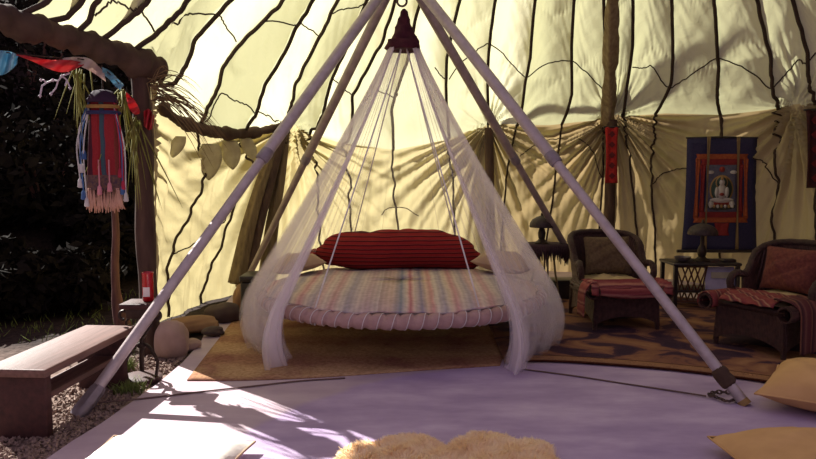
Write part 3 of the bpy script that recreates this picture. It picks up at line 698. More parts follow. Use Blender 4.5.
# keep the hem just off the floor where it pools
Z = np.maximum(zf, .006+.02*np.abs(np.sin(pl*.5))*below**6)
cx_ = (CAPB[0]-BC[0])*(1-t)
P = np.stack([X+cx_, Y, Z], -1)
o = MB().grid(P).build('netting', NET, net, angle=None)
dens = (.13+.24*np.exp(-np.minimum(u, 1-u)/.045)*np.ones_like(t)+.26*np.clip(1-rt*2.3, 0, 1)+.035*np.clip(np.sin(pl*.25+wob(u*30, 85)), 0, 1))
at_ = o.data.attributes.new('gather', 'FLOAT', 'POINT'); at_.data.foreach_set('value', np.clip(dens, 0, .9).astype(np.float32).ravel())
hd = MB()
for sgn in (0, -1): hd.tube(P[:, sgn], .004, 5)
o2 = hd.build('front_hem', NET, net, angle=None); at2 = o2.data.attributes.new('gather', 'FLOAT', 'POINT'); at2.data.foreach_set('value', np.full(len(o2.data.vertices), .35, np.float32))
hh = CAPT[2]-CAPB[2]
MB().lathe([(.012, hh), (.03, hh*.93), (.032, hh*.82), (.05, hh*.72), (.052, hh*.6), (.072, hh*.5), (.075, hh*.38), (.10, hh*.27), (.103, hh*.17), (.125, .05), (.14, -.01), (.132, -.03), (.09, -.02)], (CAPB[0], 5.6, CAPB[2]), 48,
           wob=lambda i, a: 1+.10*math.sin(3*a+i*1.1)+.06*math.sin(7*a-i*2)).build('cap', BURG, net, angle=None)

# ------------------------------------------------------------------ rugs
def rug_mat_straw():
    m, nt, out = new_mat('tan_woven_mat')
    b = N(nt, 'ShaderNodeBsdfPrincipled'); b.inputs['Roughness'].default_value = .95; b.inputs['Specular IOR Level'].default_value = .05
    tc = N(nt, 'ShaderNodeTexCoord')
    w1 = N(nt, 'ShaderNodeTexWave'); w1.inputs['Scale'].default_value = .55; w1.inputs['Distortion'].default_value = 2.5; w1.inputs['Detail'].default_value = 4; w1.bands_direction = 'Y'; L(nt, tc.outputs['Object'], w1.inputs['Vector'])
    n1 = N(nt, 'ShaderNodeTexNoise'); n1.inputs['Scale'].default_value = 2.2; n1.inputs['Detail'].default_value = 7; L(nt, tc.outputs['Object'], n1.inputs['Vector'])
    r = ramp(nt, [(.3, (.50, .335, .19)), (.5, (.40, .26, .145)), (.62, (.31, .165, .115)), (.75, (.42, .275, .15))]); L(nt, n1.outputs['Fac'], r.inputs['Fac'])
    ck = N(nt, 'ShaderNodeTexNoise'); ck.inputs['Scale'].default_value = 45; ck.inputs['Detail'].default_value = 5; L(nt, tc.outputs['Object'], ck.inputs['Vector'])
    rk = ramp(nt, [(.35, (.62, .56, .5)), (.62, (1, 1, 1))]); L(nt, ck.outputs['Fac'], rk.inputs['Fac'])
    m1 = N(nt, 'ShaderNodeMix', data_type='RGBA', blend_type='MULTIPLY'); m1.inputs['Factor'].default_value = .8; L(nt, r.outputs['Color'], m1.inputs['A']); L(nt, rk.outputs['Color'], m1.inputs['B'])
    m2 = N(nt, 'ShaderNodeMix', data_type='RGBA', blend_type='OVERLAY'); m2.inputs['Factor'].default_value = .45; L(nt, m1.outputs['Result'], m2.inputs['A']); rw = ramp(nt, [(.25, (.62, .60, .52)), (.6, (.50, .40, .36)), (.8, (.38, .22, .24))]); L(nt, w1.outputs['Fac'], rw.inputs['Fac']); L(nt, rw.outputs['Color'], m2.inputs['B'])
    L(nt, m2.outputs['Result'], b.inputs['Base Color'])
    n3 = N(nt, 'ShaderNodeTexNoise'); n3.inputs['Scale'].default_value = 70; L(nt, tc.outputs['Object'], n3.inputs['Vector'])
    bp = N(nt, 'ShaderNodeBump'); bp.inputs['Strength'].default_value = .6; bp.inputs['Distance'].default_value = .01; L(nt, n3.outputs['Fac'], bp.inputs['Height']); L(nt, bp.outputs['Normal'], b.inputs['Normal'])
    L(nt, b.outputs['BSDF'], out.inputs['Surface']); return m
def rug_mat_oriental():
    m, nt, out = new_mat('brown_floral_carpet')
    b = N(nt, 'ShaderNodeBsdfPrincipled'); b.inputs['Roughness'].default_value = .95; b.inputs['Specular IOR Level'].default_value = .05
    tc = N(nt, 'ShaderNodeTexCoord')
    nd = N(nt, 'ShaderNodeTexNoise'); nd.inputs['Scale'].default_value = 3.4; nd.inputs['Detail'].default_value = 6; nd.inputs['Distortion'].default_value = .8; L(nt, tc.outputs['UV'], nd.inputs['Vector'])
    r = ramp(nt, [(.36, (.04, .022, .038)), (.46, (.065, .032, .045)), (.50, (.17, .075, .055)), (.57, (.22, .105, .06)), (.68, (.29, .15, .08))]); L(nt, nd.outputs['Fac'], r.inputs['Fac'])
    v = N(nt, 'ShaderNodeTexVoronoi'); v.inputs['Scale'].default_value = 26; L(nt, tc.outputs['UV'], v.inputs['Vector'])
    rv = ramp(nt, [(.2, (.33, .18, .09)), (.32, (.16, .075, .05)), (.45, (.26, .135, .07))]); L(nt, v.outputs['Distance'], rv.inputs['Fac'])
    # border band: uv x is metres along the front edge, y is metres from it
    sx = N(nt, 'ShaderNodeSeparateXYZ'); L(nt, tc.outputs['UV'], sx.inputs['Vector'])
    rb_ = ramp(nt, [(0, (1, 1, 1)), (.012, (1, 1, 1)), (.13, (1, 1, 1)), (.135, (0, 0, 0))], 'CONSTANT'); L(nt, sx.outputs['Y'], rb_.inputs['Fac'])
    mx = N(nt, 'ShaderNodeMix', data_type='RGBA'); L(nt, rb_.outputs['Color'], mx.inputs['Factor']); L(nt, r.outputs['Color'], mx.inputs['A']); L(nt, rv.outputs['Color'], mx.inputs['B'])
    rl = ramp(nt, [(0, (.25, .15, .15)), (.014, (1, 1, 1)), (.125, (.3, .2, .2)), (.137, (1, 1, 1))], 'CONSTANT'); L(nt, sx.outputs['Y'], rl.inputs['Fac'])
    m2 = N(nt, 'ShaderNodeMix', data_type='RGBA', blend_type='MULTIPLY'); m2.inputs['Factor'].default_value = 1; L(nt, mx.outputs['Result'], m2.inputs['A']); L(nt, rl.outputs['Color'], m2.inputs['B'])
    L(nt, m2.outputs['Result'], b.inputs['Base Color'])
    n3 = N(nt, 'ShaderNodeTexNoise'); n3.inputs['Scale'].default_value = 80; L(nt, tc.outputs['Object'], n3.inputs['Vector'])
    bp = N(nt, 'ShaderNodeBump'); bp.inputs['Strength'].default_value = .6; bp.inputs['Distance'].default_value = .01; L(nt, n3.outputs['Fac'], bp.inputs['Height']); L(nt, bp.outputs['Normal'], b.inputs['Normal'])
    L(nt, b.outputs['BSDF'], out.inputs['Surface']); return m
def rug(name, front, depthdir, depth, mat, z, th, label, n=60, seed=0, back=None):
    fr = spline([(x, y, 0) for x, y in front], n); dd = np.array([depthdir[0], depthdir[1], 0.0]); dd /= np.linalg.norm(dd)
    m = 40; G = np.zeros((m, n, 3)); UV = np.zeros((m, n, 2)); sl = np.concatenate([[0], np.cumsum(np.linalg.norm(np.diff(fr, axis=0), axis=1))])
    for i in range(m):
        G[i] = fr+dd*depth*i/(m-1); UV[i, :, 0] = sl; UV[i, :, 1] = depth*i/(m-1)
    if back is not None:
        bk = spline([(x, y, 0) for x, y in back], n)
        for i in range(m): G[i] = fr+(bk-fr)*i/(m-1); UV[i, :, 1] = np.linalg.norm(bk-fr, axis=1)*i/(m-1)
    G[..., 2] = z+th/2+.001*(1+wob(G[..., 0]*5, seed))*.5+.001*(1+wob(G[..., 1]*6, seed+1))*.5
    o = MB().sheet(G, th).build(name, mat, angle=None)
    uvl = o.data.uv_layers.new(name='UVMap'); vi = np.zeros(len(o.data.loops), int); o.data.loops.foreach_get('vertex_index', vi)
    allv = np.concatenate([UV.reshape(-1, 2)]*2); uvl.data.foreach_set('uv', allv[vi].astype(np.float32).ravel())
    return tag(o, label, 'rug')
f1 = [gnd(*p)[:2] for p in ((187, 381), (240, 381), (300, 379), (350, 376), (420, 371), (500, 366))]
b1 = [(-1.62, 6.4), (-1.1, 6.9), (-.4, 7.0), (.3, 7.0), (.8, 7.0), (1.2, 7.0)]
rug('rug', f1, (0, 1), 2.4, rug_mat_straw(), 0.0, .008, 'tan woven mat lying under the hanging bed', seed=91, back=b1)
f2 = [gnd(*p)[:2] for p in ((505, 366), (530, 363), (570, 364), (640, 369), (700, 375), (760, 383), (830, 394))]
b2 = [(.75, 7.4), (.9, 7.6), (1.5, 7.7), (2.2, 7.6), (2.8, 7.3), (3.3, 6.9), (3.8, 6.4)]
rug('rug', f2, (0, 1), 2.6, rug_mat_oriental(), .010, .010, 'brown floral carpet with dark navy blossoms under the rattan armchairs', seed=93, back=b2)

# ------------------------------------------------------------------ rattan armchairs
def make_chair(label, loc, rz):
    c = thing('rattan_armchair', label, 'chair', loc, rz, 'rattan armchairs')
    def bl(mb, name, mat, par=None): return mb.build(name, mat, par or c, world=False, angle=50)
    mb = MB()   # woven skirt with arched lower edges, and the seat deck
    def panel(p0, p1, arch):
        p0, p1 = np.array(p0), np.array(p1); n = 24; G = np.zeros((8, n, 3))
        for j in range(n):
            f = j/(n-1); lo = .035+arch*math.sin(PI*f)**.6
            for i in range(8):
                zz = lo+(.385-lo)*i/7; fl = 1+.05*(1-zz/.4); q = (p0+(p1-p0)*f)*fl; G[i, j] = (q[0], q[1], zz)
        mb.sheet(G, .022)
    panel((-.31, -.40), (.31, -.40), .10); panel((.31, -.40), (.29, .40), .10); panel((.29, .40), (-.29, .40), .08); panel((-.29, .40), (-.31, -.40), .10)
    mb.rbox((0, 0, .375), (.62, .79, .04), .015)
    bl(mb, 'seat_base', WICKER)
    bl(MB().tube([(-.33, -.415, .385), (.33, -.415, .385)], .024, 10, ex=lambda i, j: 1), 'seat_rail', WICKER_R)
    for sx_, sy_ in ((-1, -1), (1, -1), (1, 1), (-1, 1)):
        bl(MB().tube([(sx_*.315, sy_*.405, .0), (sx_*.305, sy_*.395, .2), (sx_*.30, sy_*.385, .38)], [.022, .027, .026], 10), 'leg', WICKER_R)
    # barrel back
    def pth(f):   # f 0..1 from left arm to right arm
        a = f*PI; 
        if f < .25: q = (-.345, .02+.14*f/.25)
        elif f > .75: q = (.345, .16-.14*(f-.75)/.25)
        else: b = PI-(f-.25)/.5*PI; q = (.345*math.cos(b), .16+.26*math.sin(b))
        return q
    def top(f): return .595+.295*float(smooth(math.sin(PI*f)**1.5 if 0 < f < 1 else 0))
    n = 60; G = np.zeros((12, n, 3)); rim = []
    for j in range(n):
        f = j/(n-1); q = pth(f); t_ = top(f); back = max(0, math.sin(PI*f))
        for i in range(12):
            zz = .36+(t_-.36)*i/11; ln = .10*back*(zz-.36)/.5; fl = 1+.10*(zz-.36)/.5
            G[i, j] = (q[0]*fl, q[1]+ln*1, zz)
        rim.append(G[-1, j].copy())
    bl(MB().sheet(G, .03), 'backrest', WICKER)
    rim = np.array(rim); l0, r0 = rim[0], rim[-1]
    pathp = np.concatenate([spline([(-.345, -.05, .42), (-.37, -.125, .47), (-.38, -.135, .55), (-.378, -.085, .605), (l0[0], -.03, .615)], 16), rim, spline([(r0[0], -.03, .615), (.378, -.085, .605), (.38, -.135, .55), (.37, -.125, .47), (.345, -.05, .42)], 16)])
    bl(MB().tube(pathp, .033, 12, ex=lambda i, j: 1+.06*math.sin(i*1.9+j*PI/3)), 'arm_rim', WICKER_R)
    for sg in (-1, 1):
        a = np.linspace(-.9*PI, .95*PI, 26); rows = []
        for y in np.linspace(-.51, .06, 12): rows.append(np.stack([sg*.368+(.062-.004*a/PI)*np.cos(a), np.full(26, y), .392+(.062-.004*a/PI)*np.sin(a)], 1))
        bl(MB().sheet(np.array(rows), .016), 'arm_roll', WICKER)
    c.scale = (.86, .86, .86); return c
CH1 = (1.83, 6.03, .021); R1 = 0.06
ch = make_chair('rattan armchair facing front with pink shawl, left of the small dark table', CH1, R1)
def copy_tree(o, parent=None):
    k = o.copy(); C.objects.link(k)
    if parent is not None: k.parent = parent
    for s_ in [q for q in bpy.data.objects if q.parent == o]: copy_tree(s_, k)
    return k
CH2 = (2.84, 5.16, .021); R2 = math.atan2(-.866, .5)
c2 = copy_tree(ch); c2.location = CH2; c2.rotation_euler = (0, 0, R2); c2['_l'] = list(CH2); c2['_r'] = R2
c2['label'] = 'rattan armchair turned sideways with striped throws, right of the small black table'
def cp(ch_, r, p):   # chair-local point(s) to world
    return .86*np.asarray(p)@np.array(Euler((0, 0, r)).to_matrix()).T+np.array(ch_)
def chair_cushions(chp, r, seat_l, back_l, seat_m, back_m, bw=.50, sd=0):
    T, B = pillow_pts(.56, .68, .075, seed=20+sd, pinch=.03); T, B = [xf(q, (0, -.04, .396)) for q in (T, B)]
    tag(cushion(MB(), cp(chp, r, T), cp(chp, r, B)).build('seat_cushion', seat_m, angle=60), seat_l, 'cushion')
    T, B = pillow_pts(bw, .40, .13, seed=24+sd, pinch=.05); T, B = [xf(q, (0, .215, .66), (math.radians(76), 0, 0)) for q in (T, B)]
    tag(cushion(MB(), cp(chp, r, T), cp(chp, r, B)).build('back_cushion', back_m, angle=60), back_l, 'cushion')
chair_cushions(CH1, R1, 'cream seat cushion on the front-facing rattan armchair', 'olive brown square cushion propped in the front-facing armchair', CREAMP, OLIVE)
chair_cushions(CH2, R2, 'cream seat cushion on the sideways rattan armchair', 'rust red cushion propped in the sideways armchair', CREAMP, RUST, sd=9)
SHAWL = M_stripes('pink_red_shawl_weave', [(0, (.27, .06, .055)), (.25, (.33, .10, .085)), (.4, (.16, .03, .04)), (.55, (.38, .16, .12)), (.75, (.22, .045, .05)), (1, (.27, .06, .055))], axis='Z', scale=11, distort=.05)
STRIPE = M_stripes('red_striped_throw_weave', [(0, (.24, .055, .05)), (.3, (.20, .04, .04)), (.36, (.34, .17, .10)), (.44, (.09, .025, .035)), (.6, (.24, .055, .05)), (.66, (.36, .2, .13)), (.74, (.19, .035, .04)), (1, (.24, .055, .05))], axis='X', scale=9, distort=.02)
STRIPE_D = M_stripes('dark_striped_throw_weave', [(0, (.12, .035, .035)), (.3, (.10, .03, .03)), (.38, (.22, .09, .06)), (.5, (.045, .018, .02)), (.7, (.11, .035, .04)), (.8, (.19, .08, .06)), (1, (.12, .035, .035))], axis='X', scale=9, distort=.02)
# shawl swagged across the front of the first chair
nu, nv = 50, 24; U = np.linspace(-1, 1, nu); G = np.zeros((nu, nv, 3))
for i, uu in enumerate(U):
    arm = smooth((abs(uu)-.74)/.14)
    prof = [(-.31, .482), (-.375, .474), (-.437, .447), (-.475, .415-.02*(1-uu*uu)), (-.485, .375-.05*(1-uu*uu))]
    pa = [(-.22, .478), (-.40, .478), (-.51, .472), (-.535, .43), (-.536, .37+.03*math.sin(uu*3))]
    P = spline([(uu*.40, y*(1-arm)+ya*arm, z_*(1-arm)+za*arm) for (y, z_), (ya, za) in zip(prof, pa)], nv)
    for j in range(nv): G[i, j] = P[j]+np.array([0, -.007*math.sin(j*1.6+uu*2)-.004, .008*math.sin(j*1.25+1.5*uu)])
tag(MB().sheet(cp(CH1, R1, G), .008).build('shawl', SHAWL, angle=None), 'pink and red shawl swagged across the front-facing armchair seat', 'throw')
def strip(path, width_vec, n=30, m=14, rip=.006, seed=0):
    P = spline(path, n); G = np.zeros((n, m, 3)); wv = np.array(width_vec, float)
    for i in range(n):
        for j in range(m): G[i, j] = P[i]+wv*(j/(m-1)-.5)+np.array([0, 0, 1])*rip*math.sin(j*1.3+i*.5+seed)
    return G
# shawl end hanging from the left arm of the first chair
G = strip([(-.33, -.39, .484), (-.39, -.40, .478), (-.446, -.40, .40), (-.456, -.40, .28), (-.46, -.40, .15)], (0, .20, 0), 26, 10)
tag(MB().sheet(cp(CH1, R1, G), .008).build('shawl', SHAWL, angle=None), 'folded end of pink shawl hanging off the outer arm near the fringed table', 'throw')
# second chair: seat throw, arm throw, hanging throw
G = strip([(0, -.10, .485), (0, -.28, .483), (0, -.40, .468), (0, -.455, .448), (0, -.475, .425)], (.50, 0, 0), 26, 18)
tag(MB().sheet(cp(CH2, R2, G), .008).build('throw', STRIPE, angle=None), 'red striped throw folded over the seat of the sideways armchair', 'throw')
ar = np.linspace(-.2*PI, 1.25*PI, 16); G = np.zeros((22, 16, 3))
for i in range(22):
    y = -.50+.46*i/21
    for j in range(16): G[i, j] = (-.368+.081*math.cos(ar[j])*(1+.04*math.sin(i)), y, .392+.081*math.sin(ar[j]))
tag(MB().sheet(cp(CH2, R2, G), .010).build('throw', STRIPE, angle=None), 'red striped throw wrapped over the far arm roll of the sideways armchair', 'throw')
G = strip([(.22, -.25, .49), (.31, -.25, .49), (.385, -.25, .482), (.446, -.25, .42), (.456, -.25, .30), (.46, -.25, .18), (.462, -.25, .07)], (0, .34, 0), 30, 16)
tag(MB().sheet(cp(CH2, R2, G), .010).build('throw', STRIPE_D, angle=None), 'dark striped throw hanging over the near arm roll of the sideways armchair', 'throw')

# ------------------------------------------------------------------ small dark table, lamp and things between the chairs
t0 = at(672, 263, 6.6); t1 = at(740, 263, 6.6); tcx = (t0[0]+t1[0])/2; tw = t1[0]-t0[0]; tz = t0[2]
st = thing('side_table', 'low black lacquer table with latticed front between the armchairs', 'table', (tcx, 6.75, .02))
MB().rbox((tcx, 6.75, tz-.012), (tw, .40, .028), .01).build('table_top', BLACK, st)
for sx_ in (-1, 1):
    for sy_ in (-1, 1): MB().box((tcx+sx_*(tw/2-.03), 6.75+sy_*.17, (tz+.0)/2), (.035, .035, tz-.04)).build('leg', BLACK, st, smooth=False)
mb = MB(); x0 = tcx-tw/2+.04; wl = tw*.46
for k in range(5):
    mb.tube([(x0+wl*k/5, 6.60, .10), (x0+wl*min(1, (k+2)/5), 6.60, tz-.03)], .008, 6)
    mb.tube([(x0+wl*(k+1)/5, 6.60, .10), (x0+wl*max(0, (k-1)/5), 6.60, tz-.03)], .008, 6)
mb.box((x0+wl/2, 6.60, tz-.035), (wl, .014, .02)).box((x0+wl/2, 6.60, .09), (wl, .014, .02))
mb.build('lattice_panel', M('dark_red_brown_lattice', (.12, .05, .035), .5), st)
MB().rbox((tcx, 6.74, .19), (tw-.05, .36, .02), .006).build('lower_shelf', BLACK, st)
mq = thing('framed_print', 'pale lavender framed print propped on the shelf under the low black lacquer table', 'print', (tcx+tw*.23, 6.58, .2))
c_ = np.array([tcx+tw*.22, 6.615, .205+.112]); MB().box(c_, (.29, .012, .222), tilt=(-.18, 0, 0)).build('card', M('pale_lavender_print', (.50, .47, .62), .5, (.30, .26, .42), 7), mq, smooth=False)
MB().box(c_+np.array([.0, -.010, .03]), (.18, .004, .06), tilt=(-.18, 0, 0)).build('printed_band', M('yellow_grey_print', (.50, .46, .33), .5), mq, smooth=False)
def beaded_lamp(base, h, rs, hs, label):
    l = thing('table_lamp', label, 'lamp', base)
    x, y, z_ = base
    GL = M('dark_stained_glass_'+str(round(h*1000)), (.02, .011, .013), .55, (.05, .03, .03), 30, spec=.25)
    MB().lathe([(.10*rs/.17, 0), (.10*rs/.17, .012), (.06*rs/.17, .03), (.03, .05)], base, 24).build('base', IRON, l)
    MB().lathe([(.03, .04), (.05*rs/.17, .07), (.055*rs/.17, .11), (.03, .15), (.018, .17), (.016, h-hs*.6)], base, 20).build('stem', IRON, l)
    MB().lathe([(rs, h-hs), (rs*1.02, h-hs+.012), (rs*.97, h-hs*.62), (rs*.78, h-hs*.3), (rs*.45, h-hs*.08), (.03, h), (.012, h+.008)], base, 36, wob=lambda i, a: 1+.02*math.sin(16*a)).build('lamp_shade', GL, l)
    MB().lathe([(.008, h), (.016, h+.012), (.010, h+.03), (.003, h+.045)], base, 12).build('finial', IRON, l)
    return l
lb = at(706, 262, 6.62); beaded_lamp((lb[0], 6.72, tz+.002), at(706, 224, 6.7)[2]-tz, .14, .11, 'dark stained-glass lamp standing on the low black table before the hanging')
q = at(681, 259, 6.7); MB_ = MB().lathe([(.035, 0), (.055, .006), (.075, .035), (.08, .055), (.072, .055), (.05, .015), (.01, .012)], (q[0], 6.66, tz+.002), 20).build('bowl', M('dull_pewter', (.16, .13, .13), .4, metal=.5)); tag(MB_, 'small pewter bowl on the left corner of the low black table', 'bowl')
MB_ = MB().rbox((at(727, 260, 6.7)[0], 6.68, tz+.016), (.13, .09, .028), .008).build('small_box', BLACK); tag(MB_, 'small black box on the low black table beside the lamp', 'box')
# fringed table with mushroom lamp
fx = at(546, 244, 7.0); fz = fx[2]; fX = fx[0]
ft_ = thing('fringed_table', 'slim-legged round table with a dark fringed cloth right of the bed', 'table', (fX, 7.0, .02))
MB().lathe([(.20, fz-.025), (.215, fz-.02), (.215, fz-.004), (.2, fz)], (fX, 7.0, 0), 28).build('table_top', BLACK, ft_)
mb = MB()
for k in range(64):
    a = 2*PI*k/64; ln = random.uniform(.11, .22); r0 = .218; p = [(fX+r0*math.cos(a), 7+r0*math.sin(a), fz), (fX+(r0+.012)*math.cos(a), 7+(r0+.012)*math.sin(a), fz-.05), (fX+(r0+.006)*math.cos(a+.04), 7+(r0+.006)*math.sin(a+.04), fz-ln)]
    mb.tube(p, [.012, .013, .004], 5)
mb.lathe([(.02, fz+.006), (.215, fz+.006), (.228, fz-.01), (.225, fz-.05), (.219, fz-.05)], (fX, 7.0, 0), 32)
mb.build('fringed_cloth', M('dark_plum_cloth', (.045, .02, .03), .95), ft_, angle=None)
for k in range(3):
    a = 2*PI*k/3+.5; MB().tube([(fX+.09*math.cos(a), 7+.09*math.sin(a), fz-.03), (fX+.13*math.cos(a), 7+.13*math.sin(a), fz*.5), (fX+.19*math.cos(a), 7+.19*math.sin(a), .02)], .011, 8).build('leg', M('pale_bamboo', (.34, .26, .15), .6), ft_)
mb = MB(); ps = [np.array([fX+.15*math.cos(2*PI*k/3+.5), 7+.15*math.sin(2*PI*k/3+.5), fz*.33]) for k in range(3)]
for k in range(3): mb.tube([ps[k], ps[(k+1) % 3]], .007, 6)
mb.build('stretcher', IRON, ft_)
beaded_lamp((at(542, 243, 6.95)[0], 6.97, fz+.008), at(542, 217, 6.95)[2]-fz, .125, .115, 'dark mushroom-shaped lamp standing on the fringed table right of the bed')
MB_ = MB().rbox((at(568, 292, 6.9)[0], 7.2, .12), (.34, .24, .2), .015).build('storage_box', BLACK); tag(MB_, 'small black box on the floor between fringed table and armchair', 'box')

# ------------------------------------------------------------------ hanging painting
ty = 7.72; P00 = at(687, 138, ty); P10 = at(757, 138, ty); P01 = at(681, 251, ty); P11 = at(757, 251, ty)
tk = thing('hanging_scroll', 'navy cloth hanging with a seated white figure painting on the right wall', 'wall hanging', ((P01[0]+P11[0])/2, ty, P01[2]))
def quad_grid(a, b, c, d, n=14, m=20, y=0, wv=.01):
    G = np.zeros((m, n, 3))
    for i in range(m):
        for j in range(n):
            f, g_ = j/(n-1), i/(m-1); p = (np.array(a)*(1-f)+np.array(b)*f)*(1-g_)+(np.array(c)*(1-f)+np.array(d)*f)*g_
            G[i, j] = p+np.array([-.012*math.sin(PI*g_)*(1 if f > .5 else -1)*abs(2*f-1), y-wv*math.sin(f*9+g_*2), 0])
    return G
NAVY = M('navy_brocade', (.022, .022, .06), .8, (.04, .03, .075), 60, bump=.2); ORNG = M('orange_brocade', (.36, .09, .025), .8, (.26, .05, .02), 40); CRIM = M('crimson_silk', (.24, .022, .02), .8, (.17, .016, .018), 40)
MB().sheet(quad_grid(P00, P10, P01, P11), .006).build('cloth_border', NAVY, tk, angle=None)
def inset(a0, b0, a1, b1, y):
    """sub-rectangle of the hanging by fractions"""
    f = lambda u, v: (P00*(1-u)+P10*u)*(1-v)+(P01*(1-u)+P11*u)*v
    return quad_grid(f(a0, b0), f(a1, b0), f(a0, b1), f(a1, b1), y=y, wv=.004)
mb = MB()
for (a0, b0, a1, b1) in ((.13, .14, .87, .185), (.13, .70, .87, .745), (.13, .185, .20, .70), (.80, .185, .87, .70)): mb.sheet(inset(a0, b0, a1, b1, -.014), .005)
mb.build('orange_frame', ORNG, tk, angle=None)
mb = MB()
for (a0, b0, a1, b1) in ((.20, .185, .80, .235), (.20, .65, .80, .70), (.20, .235, .28, .65), (.72, .235, .80, .65)): mb.sheet(inset(a0, b0, a1, b1, -.014), .005)
mb.sheet(inset(.42, .75, .62, .86, -.014), .005)
mb.build('crimson_frame', CRIM, tk, angle=None)
pm = [M('painting_dusk_blue', (.13, .12, .17), .7, (.08, .075, .10), 25), M('painting_halo_green', (.035, .06, .05), .7), M('painting_gold', (.38, .22, .08), .6), M('painting_white', (.55, .50, .45), .7), M('painting_red', (.30, .04, .03), .7), M('painting_dark', (.03, .03, .03), .7, (.08, .08, .05), 60)]
mb = MB(); mb.sheet(inset(.28, .235, .72, .65, -.014), .004)
fc = lambda u, v: (P00*(1-u)+P10*u)*(1-v)+(P01*(1-u)+P11*u)*v
def disc(u, v, rx, rz, lay, mi, sq=2.0):
    c = fc(u, v); n = 28; a = np.linspace(0, 2*PI, n, endpoint=False); ca, sa = np.cos(a), np.sin(a)
    X = c[0]+rx*np.sign(ca)*np.abs(ca)**(2/sq); Z = c[2]+rz*np.sign(sa)*np.abs(sa)**(2/sq); y = c[1]-.020-.0016*lay
    V = [(x, y, z_) for x, z_ in zip(X, Z)]+[(x, y+.0015, z_) for x, z_ in zip(X, Z)]; mb.cm = mi
    mb.add(V, [tuple(range(n)), tuple(range(2*n-1, n-1, -1))]+[(i, n+i, n+(i+1) % n, (i+1) % n) for i in range(n)])
disc(.5, .60, .165, .045, 1, 5); disc(.5, .45, .135, .16, 1, 2); disc(.5, .45, .118, .145, 2, 1); disc(.5, .39, .07, .075, 3, 2); disc(.5, .39, .058, .063, 4, 1)
disc(.5, .565, .14, .035, 5, 4, 3); disc(.5, .545, .135, .03, 6, 3); disc(.5, .47, .05, .085, 7, 3); disc(.5, .39, .03, .038, 8, 3); disc(.5, .355, .017, .02, 9, 2)
disc(.43, .475, .022, .06, 8, 3); disc(.57, .475, .022, .06, 8, 3); disc(.5, .495, .028, .018, 9, 4); disc(.5, .275, .032, .032, 3, 4); disc(.36, .58, .03, .04, 6, 3); disc(.64, .58, .03, .04, 6, 3); disc(.34, .30, .04, .02, 3, 3); disc(.66, .30, .04, .02, 3, 3)
for k in range(7): disc(.35+.05*k, .60, .016, .02, 7, (3, 2)[k % 2])
mb.build('painting', pm, tk, angle=None)
for u0 in (.27, .69):
    MB().sheet(inset(u0, -.012, u0+.05, .985, -.036), .003).build('ribbon', M('dull_gold_ribbon', (.24, .16, .07), .8), tk, angle=None)
MB().tube([P01+np.array([-.05, -.01, 0]), P11+np.array([.08, -.01, 0])], .018, 12).build('bottom_rod', BLACK, tk)
MB().tube([P00+np.array([-.01, 0, 0]), (P00+P10)/2+np.array([0, 0, .012]), P10+np.array([.01, 0, 0])], .010, 10).build('top_rod', BLACK, tk)
tpz = at(721, 115, ty)
MB().tube([(P00+P10)/2+np.array([0, 0, .01]), (tpz[0], ty+.02, tpz[2])], .014, 8).build('hanging_cord', TAPE, tk)
# narrow banners
def banner(px0, py0, px1, py1, d, label, body, spots, edge):
    c0 = inward_px((px0+px1)/2, py0, d); Y = c0[1]; a, b, c_, e = at(px0, py0, Y), at(px1, py0, Y), at(px0, py1, Y), at(px1, py1, Y)
    t_ = thing('banner', label, 'banner', (a+b+c_+e)/4)
    MB().sheet(quad_grid(a, b, c_, e, 8, 20, 0, .012), .008).build('cloth', body, t_, angle=None)
    n = 5
    for k in range(n):
        f = (k+.7)/(n+.4); p = (a+b)/2*(1-f)+(c_+e)/2*f; w = abs(b[0]-a[0])*.30
        MB().box(p+np.array([0, -.022, 0]), (w*1.2, .006, w*1.2), tilt=(0, .78, 0)).build('patch', spots, t_, smooth=False)
    MB().tube([a+np.array([-.02, 0, 0]), b+np.array([.02, 0, 0])], .012, 8).build('top_rod', edge, t_)
banner(605, 127, 618, 183, .42, 'narrow red hanging banner on the tent pole behind the left armchair', M('scarlet_cloth', (.42, .025, .02), .85, (.3, .012, .012), 30), M('dark_red_patch', (.12, .01, .015), .8), BLACK)
banner(806, 110, 822, 188, .30, 'narrow black banner with red edge at the far right wall', M('black_red_cloth', (.03, .012, .014), .85, (.06, .012, .012), 12), M('deep_red_patch', (.14, .012, .014), .8), BLACK)

